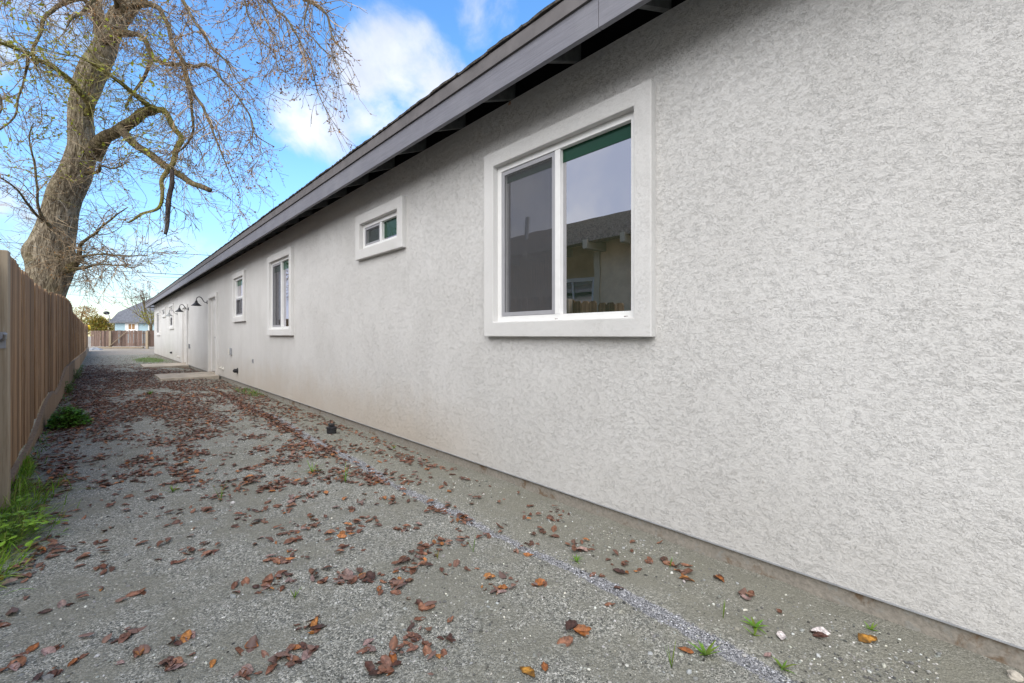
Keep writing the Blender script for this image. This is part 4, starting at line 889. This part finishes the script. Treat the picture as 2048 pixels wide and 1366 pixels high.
P = np.stack([gx_, gy_, gz(gx_, gy_)+s*.25], 1)
val = np.clip(rng.gamma(3.0, .10, N), .05, .72); tint = np.stack([val*rng.uniform(.95, 1.06, N), val, val*rng.uniform(.84, 1.0, N)], 1)
ist = np.arange(N) >= len(px_); v2 = np.clip(rng.gamma(2.2, .14, N), .05, .75); tint[ist] = np.stack([v2*.97, v2*.98, v2*1.04], 1)[ist]
SC = np.stack([s*rng.uniform(.8, 1.4, N), s*rng.uniform(.8, 1.4, N), s*rng.uniform(.45, .8, N)], 1)
a, b, c = scatter(IV, IF, P, rots(N, None, rng.uniform(0, .5, N)), SC, tint)
me = npmesh('gravel', a, b, M['pebble'], c); o = link('gravel', me); tag(o, 'loose light and dark gravel chips on the near ground and drip line', 'gravel', kind='stuff')
# ------------------------------------------------------------------ fallen leaves
def leafmesh(seed, nl=6, nw=4, curl=1.0):
    r = random.Random(seed); L = 1; wd = r.uniform(.40, .60); bend = r.uniform(-.9, 1.6)*curl; cup = r.uniform(.2, 1.1)*curl; tw = r.uniform(-.7, .7)*curl; ph = r.uniform(0, 6)
    V = []
    for i in range(nl+1):
        u = i/nl; prof = wd*.5*(math.sin(math.pi*u**.85)**.75)*(1+.10*math.sin(u*23+ph)) if 0 < u < 1 else .006
        th = bend*(u-.5); cx = (math.sin(th)/bend if abs(bend) > .05 else u-.5); cz = ((1-math.cos(th))/bend if abs(bend) > .05 else 0)*1.0
        a = tw*(u-.5)
        for j in range(nw+1):
            v = j/nw*2-1; y = v*prof; z = cup*abs(v)**1.5*prof*.9+.03*math.sin(u*9+v*4+ph)*abs(v)
            V.append((cx, y*math.cos(a)-z*math.sin(a), cz+z*math.cos(a)+y*math.sin(a)))
    V = np.array(V); V[:,2] -= V[:,2].min()
    F = np.array([(i*(nw+1)+j, (i+1)*(nw+1)+j, (i+1)*(nw+1)+j+1, i*(nw+1)+j+1) for i in range(nl) for j in range(nw)])
    return V, F
KINDS = [
 ('reddish', ((.175,.078,.046),(.145,.065,.04),(.215,.10,.058),(.19,.095,.066)), .54, 'curled reddish-brown fallen leaf lying on the grey gravel', 'reddish-brown leaves on the near gravel'),
 ('dark', ((.075,.032,.022),(.095,.045,.032),(.06,.03,.024)), .20, 'dark brown crumpled fallen leaf lying on the grey gravel', 'dark brown leaves on the near gravel'),
 ('orange', ((.33,.12,.035),(.40,.17,.045),(.28,.10,.03)), .13, 'bright rusty-orange fallen leaf on the grey gravel', 'rusty-orange leaves on the near gravel'),
 ('mauve', ((.27,.18,.165),(.22,.15,.13)), .13, 'faded mauve-grey upturned fallen leaf on the grey gravel', 'faded grey-mauve leaves on the near gravel')]
lm = {}
for ki, (kn, cs, pr, lab, grp) in enumerate(KINDS+[('pale', ((.55,.50,.49),(.62,.58,.56)), 0, '', ''), ('gold', ((.42,.20,.03),(.5,.26,.04)), 0, '', '')]):
    lm[kn] = []
    for v in range(8):
        V, F = leafmesh(ki*31+v, 7, 4, .8); cc = np.array(cs[v % len(cs)]); C = np.repeat(cc[None], len(V), 0)
        u = np.repeat(np.linspace(0, 1, 8), 5); vv = np.tile(np.abs(np.linspace(-1, 1, 5)), 8)
        C = C*(1.15-.35*vv[:, None])*(.85+.3*rng.random((len(V),1)))
        if kn == 'orange': C = C*(1-.5*(vv*u)[:, None])
        if kn == 'gold': C = np.where((u > .35)[:, None] & (u < .8)[:, None] & (vv < .8)[:, None], C, C*.35)
        lm[kn].append(npmesh('fallen_leaf', V*.075, F, M['leaf'], C, True))
names = [k[0] for k in KINDS]; prob = np.array([k[2] for k in KINDS])
# positions of near leaves
pts = []
for cx, cy, n, s in CL:
    n2 = max(1, int(n*1.5))
    for k in range(n2):
        a = random.uniform(0, 6.283); r = s*1.35*math.sqrt(random.random()); pts.append((cx+r*math.cos(a)*1.1, cy+r*math.sin(a)*.9, .012*max(0, 1-r/s)*random.random()*min(1, n/6)*1.6))
for _ in range(95):
    y = .5+4.3*random.random()**.8; x = random.uniform(-.40, 2.15)
    if y < 1.6 and x < 1.2 and random.random() < .75: continue
    pts.append((x, y, 0))
for _ in range(46): y = random.uniform(.9, 5); pts.append((min(2.17, random.gauss(1.95, .14)), y, 0))
for _ in range(60): y = random.uniform(3.2, 6); pts.append((float(stripx(np.array(y)))+random.gauss(-.03, .05), y, .006*random.random()))
pts = [p for p in pts if -.46 < p[0] < 2.2]
camf = Vector((math.sin(R(YAW)), math.cos(R(YAW))))
vis = []
for p in pts:
    dd = p[0]*camf.x+p[1]*camf.y; lat = p[0]*camf.y-p[1]*camf.x
    if dd > .2 and abs(lat/dd) < 1.2 and CAMZ/dd*880 < 720: vis.append((dd, p))
vis.sort(); print('near leaves', len(vis))
IND = 294; rest = [p for d, p in vis[IND:]]
for d, p in vis[:IND]:
    k = rng.choice(4, p=prob); kn = names[k]
    if p[0] > 1.7 and p[1] < 2.2 and random.random() < .16: kn = 'pale'
    o = bpy.data.objects.new('fallen_leaf', random.choice(lm[kn])); COL.objects.link(o)
    o.location = (p[0], p[1], float(gz(p[0], p[1]))+.001+p[2]); o.rotation_euler = (random.gauss(0, .22)+(math.pi if random.random() < .12 else 0), random.gauss(0, .22), random.uniform(0, 6.283))
    if abs(o.rotation_euler[0]) > 2: o.location.z += .014
    s = random.uniform(.28, .75) if random.random() < .8 else random.uniform(.75, 1.0); o.scale = (s, s, s)
    x, y = p[0], p[1]
    where = ('beside the green grass tufts at left' if x < -.05 and y > 2.4 else 'at the lower left of the yard' if x < .3 else 'in the piles at lower centre left' if x < .75 and y < 2.2
        else 'in the piles at lower centre' if x < 1.4 and y < 2.2 and y > 1.15 else 'near the bottom edge, centre' if y < 1.15 and x < 1.45 else 'between pale gravel line and wall' if x > 1.62 else 'on or next to the pale gravel line' if x > 1.42 else 'farther back in the open gravel')
    lab0 = KINDS[k][3].replace(' lying on the grey gravel', '').replace(' on the grey gravel', '')
    if kn == 'pale': tag(o, 'whitish dried fallen leaf on the gravel strip beside the wall', 'leaf', 'whitish dried leaves beside the wall')
    else: tag(o, lab0+' '+where, 'leaf', KINDS[k][0]+' leaves '+where)
for (x, y, kn, yaw, s, lab) in ((1.0,1.0,'gold',1.6,.9,'glossy brown leaf with golden centre at the bottom edge, left one of a pair'), (1.055,.975,'orange',.9,.62,'small orange leaf at the bottom edge beside the golden-centred one'),
        (2.02,.285,'gold',-.5,1.15,'long dark leaf with golden patch near the foundation at far right'), (1.47,.70,'orange',1.8,.75,'orange leaf standing on the pale gravel line near the weed tuft'),
        (1.275,1.045,'dark',.2,1.0,'lone dark brown leaf lying below the pale gravel line'), (1.80,.50,'pale',.3,.8,'pale whitish leaf with brown tip just below the star-shaped weed')):
    o = bpy.data.objects.new('fallen_leaf', lm[kn][2]); COL.objects.link(o); o.location = (x, y, float(gz(x, y))+.002); o.rotation_euler = (.05, .05, yaw); o.scale = (s, s, s); tag(o, lab, 'leaf')
for (x, y, z, lab) in ((2.20, 1.93, 1.186, 'small brown leaf scrap on the sill of the large window under its middle post'), (2.20, 1.40, 1.186, 'small brown leaf scrap in the right corner of the large window sill'),
        (2.20, 7.95, 1.19, 'tiny dark leaf scrap on the sill of the second tall window')):
    o = bpy.data.objects.new('fallen_leaf', lm['dark'][1]); COL.objects.link(o); o.location = (x, y, z); o.rotation_euler = (.1, .1, 1.4); o.scale = (.42, .5, .5); tag(o, lab, 'leaf')
o = bpy.data.objects.new('fallen_leaf', lm['orange'][1]); COL.objects.link(o); o.location = (2.21, 2.40, 2.80); o.rotation_euler = (1.1, .5, 1.4); o.scale = (.5, .5, .5); tag(o, 'dry orange leaf caught under the eave at the top of the wall', 'leaf')
# leaf litter farther off
def litter_density(x, y):
    d = np.zeros_like(x)
    core = np.clip((y-5.0)/2.2, 0, 1)*np.clip((23-y)/6, 0, 1)
    edge = 1-.42*np.clip((x-1.15)/.5, 0, 1)
    pat = fbm(x*2.3+5, y*.9, 4)
    d = core*edge*np.clip((pat-.265)*5.2, 0, 1)
    p2 = fbm(x*4.5+2, y*3.2, 4)
    d = np.maximum(d, 1.0*np.clip((p2-.53)*14, 0, 1)*1.3*(y > 2.3)*np.clip((15-y)/4, 0, 1)*np.where(x > 1.65, .5, 1)); d = np.maximum(d, .045*(y > 2.3))
    d = np.maximum(d, .55*np.exp(-((x-stripx(y)+.085)/.055)**2)*((y > 4.2) & (y < 11)))
    d = np.maximum(d, .6*np.exp(-((x-2.1)/.09)**2)*((y > 3.0) & (y < 13))*np.clip((pat-.33)*5, 0, 1))
    d = np.maximum(d, np.exp(-((x+.30)/.16)**2)*(y > 5.2)*(y < 22)*.7)
    return d
N = 60000; cx = rng.uniform(-.5, 2.2, N); u = rng.random(N); cy = 2.6*(30/2.6)**(u**.8); 
keep = rng.random(N) < litter_density(cx, cy)*np.clip(cy/9, .22, 1)*.9; cx, cy = cx[keep], cy[keep]
inpad = ((cx > .98) & (cx < 2.2) & (((cy > 13.25) & (cy < 15)) | ((cy > 18.6) & (cy < 20.5)))); cx, cy = cx[~inpad], cy[~inpad]
ly = 2.0+8.5*rng.random(1500)**.95; lx = stripx(ly)-.085+rng.normal(0, .03, 1500)+.03*np.sin(ly*3); lk = rng.random(1500) < np.clip((ly-1.8)/2.5, 0, 1)*(.30+.60*np.clip((fbm(lx*2, ly*2.2, 3)-.3)*4, 0, 1))
cx = np.concatenate([cx, lx[lk]]); cy = np.concatenate([cy, ly[lk]])
cx = np.concatenate([cx, [p[0] for p in rest]]); cy = np.concatenate([cy, [p[1] for p in rest]])
print('litter', len(cx))
VA = [leafmesh(900+v, 4, 2, .8) for v in range(10)]; AV, AF, AC = [], [], []; off = 0
palette = np.array([(.165,.078,.048),(.20,.095,.056),(.135,.064,.04),(.09,.046,.033),(.19,.105,.075),(.30,.12,.04),(.22,.145,.125),(.14,.055,.033)])
which = rng.integers(0, 10, len(cx))
for v, (V, F) in enumerate(VA):
    m = which == v; N = m.sum(); P = np.stack([cx[m], cy[m], gz(cx[m], cy[m])+.001+.012*rng.random(N)**2], 1)
    pc = palette[rng.choice(8, N, p=[.2,.15,.18,.14,.12,.08,.05,.08])]*rng.uniform(.75, 1.35, (N,1))
    a, b, c = scatter(V, F, P, rots(N, None, np.abs(rng.normal(0, .22, N))), (rng.uniform(.022, .064, N)), pc)
    AV.append(a); AF.append(b+off); AC.append(c); off += len(a)
o = link('leaf_litter', npmesh('leaf_litter', np.concatenate(AV), np.concatenate(AF), M['leaf'], np.concatenate(AC), False)); tag(o, 'carpet of brown fallen leaves covering the middle of the gravel yard', 'leaf litter', kind='stuff')
# ------------------------------------------------------------------ greenery
def blades(spec):
    V, F, C = [], [], []
    for (p, d, L, wd, droop, c) in spec:
        d = Vector(d).normalized(); side = Vector((-d.y, d.x, 0)); side = side.normalized() if side.length > .01 else Vector((1,0,0)); q = Vector(p); b = len(V); n = 5
        for i in range(n+1):
            t = i/n; ww = wd*(1-t**1.8)*(.6+.8*min(1, t*3))/2+.0002
            V.append(q-side*ww); V.append(q+side*ww); k = .75+.45*t; C += [tuple(x*k for x in c)]*2
            d = (d+Vector((0,0,-droop))).normalized(); q = q+d*L/n
        for i in range(n): F.append((b+i*2, b+i*2+1, b+i*2+3, b+i*2+2))
    return np.array([tuple(v) for v in V]), np.array(F), np.array(C)
sp_ = []
for _ in range(2100):
    y = random.uniform(2.7, 5.6); t = (y-2.7)/2.9; wdt = .26*math.sin(math.pi*min(1, t*.9+.12)); x = -.47+abs(random.gauss(0, .45))*wdt
    if y > 4.6 and x > -.40: continue
    c = random.choice(((.20,.38,.03),(.24,.45,.04),(.15,.30,.03),(.32,.48,.06),(.40,.44,.12)))
    sp_.append(((x, y, float(gz(x, y))-.005), (random.gauss(.45, .4), random.gauss(-.1, .4), 1), random.uniform(.06, .16)*(.6 if y > 4.7 else 1), random.uniform(.003, .006), random.uniform(.08, .32), c))
for _ in range(1500):     # thin fringe along the foot of the fence and sparse grass patches
    if random.random() < .35: y = random.uniform(5, 22); x = fxx(y)+.04+abs(random.gauss(0, .05))
    elif random.random() < .3: y = random.uniform(8.8, 10.3); x = random.uniform(1.9, 2.2)
    else: x = random.gauss(1.55, .42); y = random.gauss(24.8, 2.2)
    if x > 2.2: continue
    sp_.append(((x, y, float(gz(x, y))-.004), (random.gauss(.1,.4), random.gauss(0,.4), 1), random.uniform(.03, .09), .006, .15, (.12,.24,.04)))
V, F, C = blades(sp_); o = link('grass', npmesh('grass', V, F, M['green'], C)); tag(o, 'bright green tufts of grass at the foot of the left fence', 'grass', kind='stuff')
def leaflet_plant(name, label, x, y, stems, lsize, colr, cat='plant', group=None, spread=.5):
    z = float(gz(x, y)); t = thing(name, (x, y, z), label, cat, group); mb = MB(); V, F, C = [], [], []; off = 0
    Q = np.array([(0,0,0),(.5,.35,.06),(.9,.30,.02),(1,0,-.03),(.9,-.30,.02),(.5,-.35,.06)]); QF = [(0,1,2,3),(0,3,4,5)]
    for (dx, dy, h) in stems:
        e = Vector((x+dx, y+dy, z+h)); mb.tube([(x+dx*.2, y+dy*.2, z-.005), (x+dx*.6, y+dy*.6, z+h*.6), e], .0018, 3, False)
        for k in range(3):
            a = k*2.094+random.uniform(0, .5); s = lsize*random.uniform(.7, 1.25); cc = np.array(colr)*random.uniform(.6, 1.4); tl = random.uniform(-.5, .35)
            for q in Q: V.append((e.x+(q[0]*math.cos(a)-q[1]*math.sin(a))*s, e.y+(q[0]*math.sin(a)+q[1]*math.cos(a))*s, e.z+q[2]*s+q[0]*s*tl)); C.append(cc)
            for f in QF: F.append(tuple(i+off for i in f))
            off += 6
    obj('stem', mb, M['greenstem'], t)
    link('foliage', npmesh('foliage', np.array(V)-np.array((x,y,z)), np.array(F), M['green'], np.array(C)), t)
M['greenstem'] = simple('green_stem', (.12,.17,.04), .6)
st = []
for _ in range(330):
    a = random.uniform(0, 6.283); r = random.random()**.5; st.append((r*.19*math.cos(a)+.02, r*.22*math.sin(a), (.27*(1-r**2*.8))*random.uniform(.55, 1.0)))
leaflet_plant('clover_plant', 'bushy dark green clover-like plant growing at the foot of the left fence', -.30, 7.35, st, .034, (.11,.27,.03))
st = [(random.gauss(0, .08), random.gauss(0, .18), random.uniform(.06, .15)) for _ in range(60)]
leaflet_plant('leafy_weed', 'lime-green broad-leaved weed among the grass at the left edge', -.36, 3.45, st, .032, (.22,.38,.035))
leaflet_plant('small_clover', 'small green plant at the fence foot beyond the bushy clover', -.44, 11.6, [(random.gauss(0,.05), random.gauss(0,.15), random.uniform(.05,.22)) for _ in range(50)], .035, (.09,.18,.02))
leaflet_plant('small_clover', 'yellowish green plant farther along the fence foot, second beyond the clover', -.46, 15.5, [(random.gauss(0,.06), random.gauss(0,.2), random.uniform(.05,.25)) for _ in range(50)], .035, (.16,.21,.02))
def weed(x, y, n, L, label, wd=.007, up=.6, colr=(.16,.28,.03)):
    z = float(gz(x, y)); spq = []
    for k in range(n):
        a = k/n*6.283+random.uniform(-.25, .25); spq.append(((0,0,0), (math.cos(a), math.sin(a), up*random.uniform(.5, 1.6)), L*random.uniform(.6, 1.15), wd, random.uniform(.04, .12), tuple(q*random.uniform(.8, 1.2) for q in colr)))
    V, F, C = blades(spq); o = link('weed', npmesh('weed', V, F, M['green'], C), None, (x, y, z)); tag(o, label, 'weed', 'small weeds sprouting from the gravel')
weed(1.78,.58,9,.062,'star-shaped bright green weed, largest one on the right near the wall',.009)
weed(1.50,.645,10,.062,'lush green weed tuft growing right on the pale gravel line',.009,.9)
weed(1.63,.45,8,.055,'small spidery weed at the bottom edge, next to the pale gravel line',.006,.8)
weed(1.65,1.32,8,.055,'little yellow-green weed just above the pale gravel line amid leaves',.006,.7)
weed(1.96,1.01,3,.07,'thin upright grass sprig near the leaf cluster by the foundation',.003,3)
weed(1.37,.70,4,.10,'tall thin grass blade below the pale gravel line, left of the weed tuft',.003,4)
weed(1.74,.68,3,.10,'tall thin grass blade just left of the star-shaped weed',.003,4)
weed(2.12,.29,7,.032,'tiny green sprout close to the foundation at far right',.005,.7)
weed(1.72,.565,4,.04,'short green sprout between the star-shaped weed and the gravel line',.006,1.2)
weed(1.21,3.60,10,.11,'light green grass tuft among leaf clusters in the middle of the yard',.006,1.0)
weed(1.31,3.20,5,.15,'tall slender grass sprig in the middle of the yard, right of the light tuft',.005,3)
weed(.57,3.41,5,.13,'thin grass sprig standing on bare gravel, centre left',.004,3)
weed(.36,3.82,9,.09,'small spreading grass tuft on bare gravel, centre left',.005,1.0)
weed(.58,1.93,6,.045,'tiny sprout between leaf piles at lower centre left',.005,1.4)
weed(1.35,1.73,3,.08,'fine grass blade right of the long leaf pile',.003,4)
weed(1.18,1.79,3,.06,'yellowish thin sprig beside the long leaf pile',.003,4,(.3,.26,.05))
weed(2.10,9.3,10,.13,'pale green weed tuft against the foundation in the distance',.01,1.5)
weed(.64,10.3,12,.10,'green grass tuft amid the dense brown leaf carpet',.012,1.2)
weed(2.10,3.95,7,.06,'small weed at the foot of the wall past the large window',.006,1.2)
print('total objects', len(bpy.data.objects))
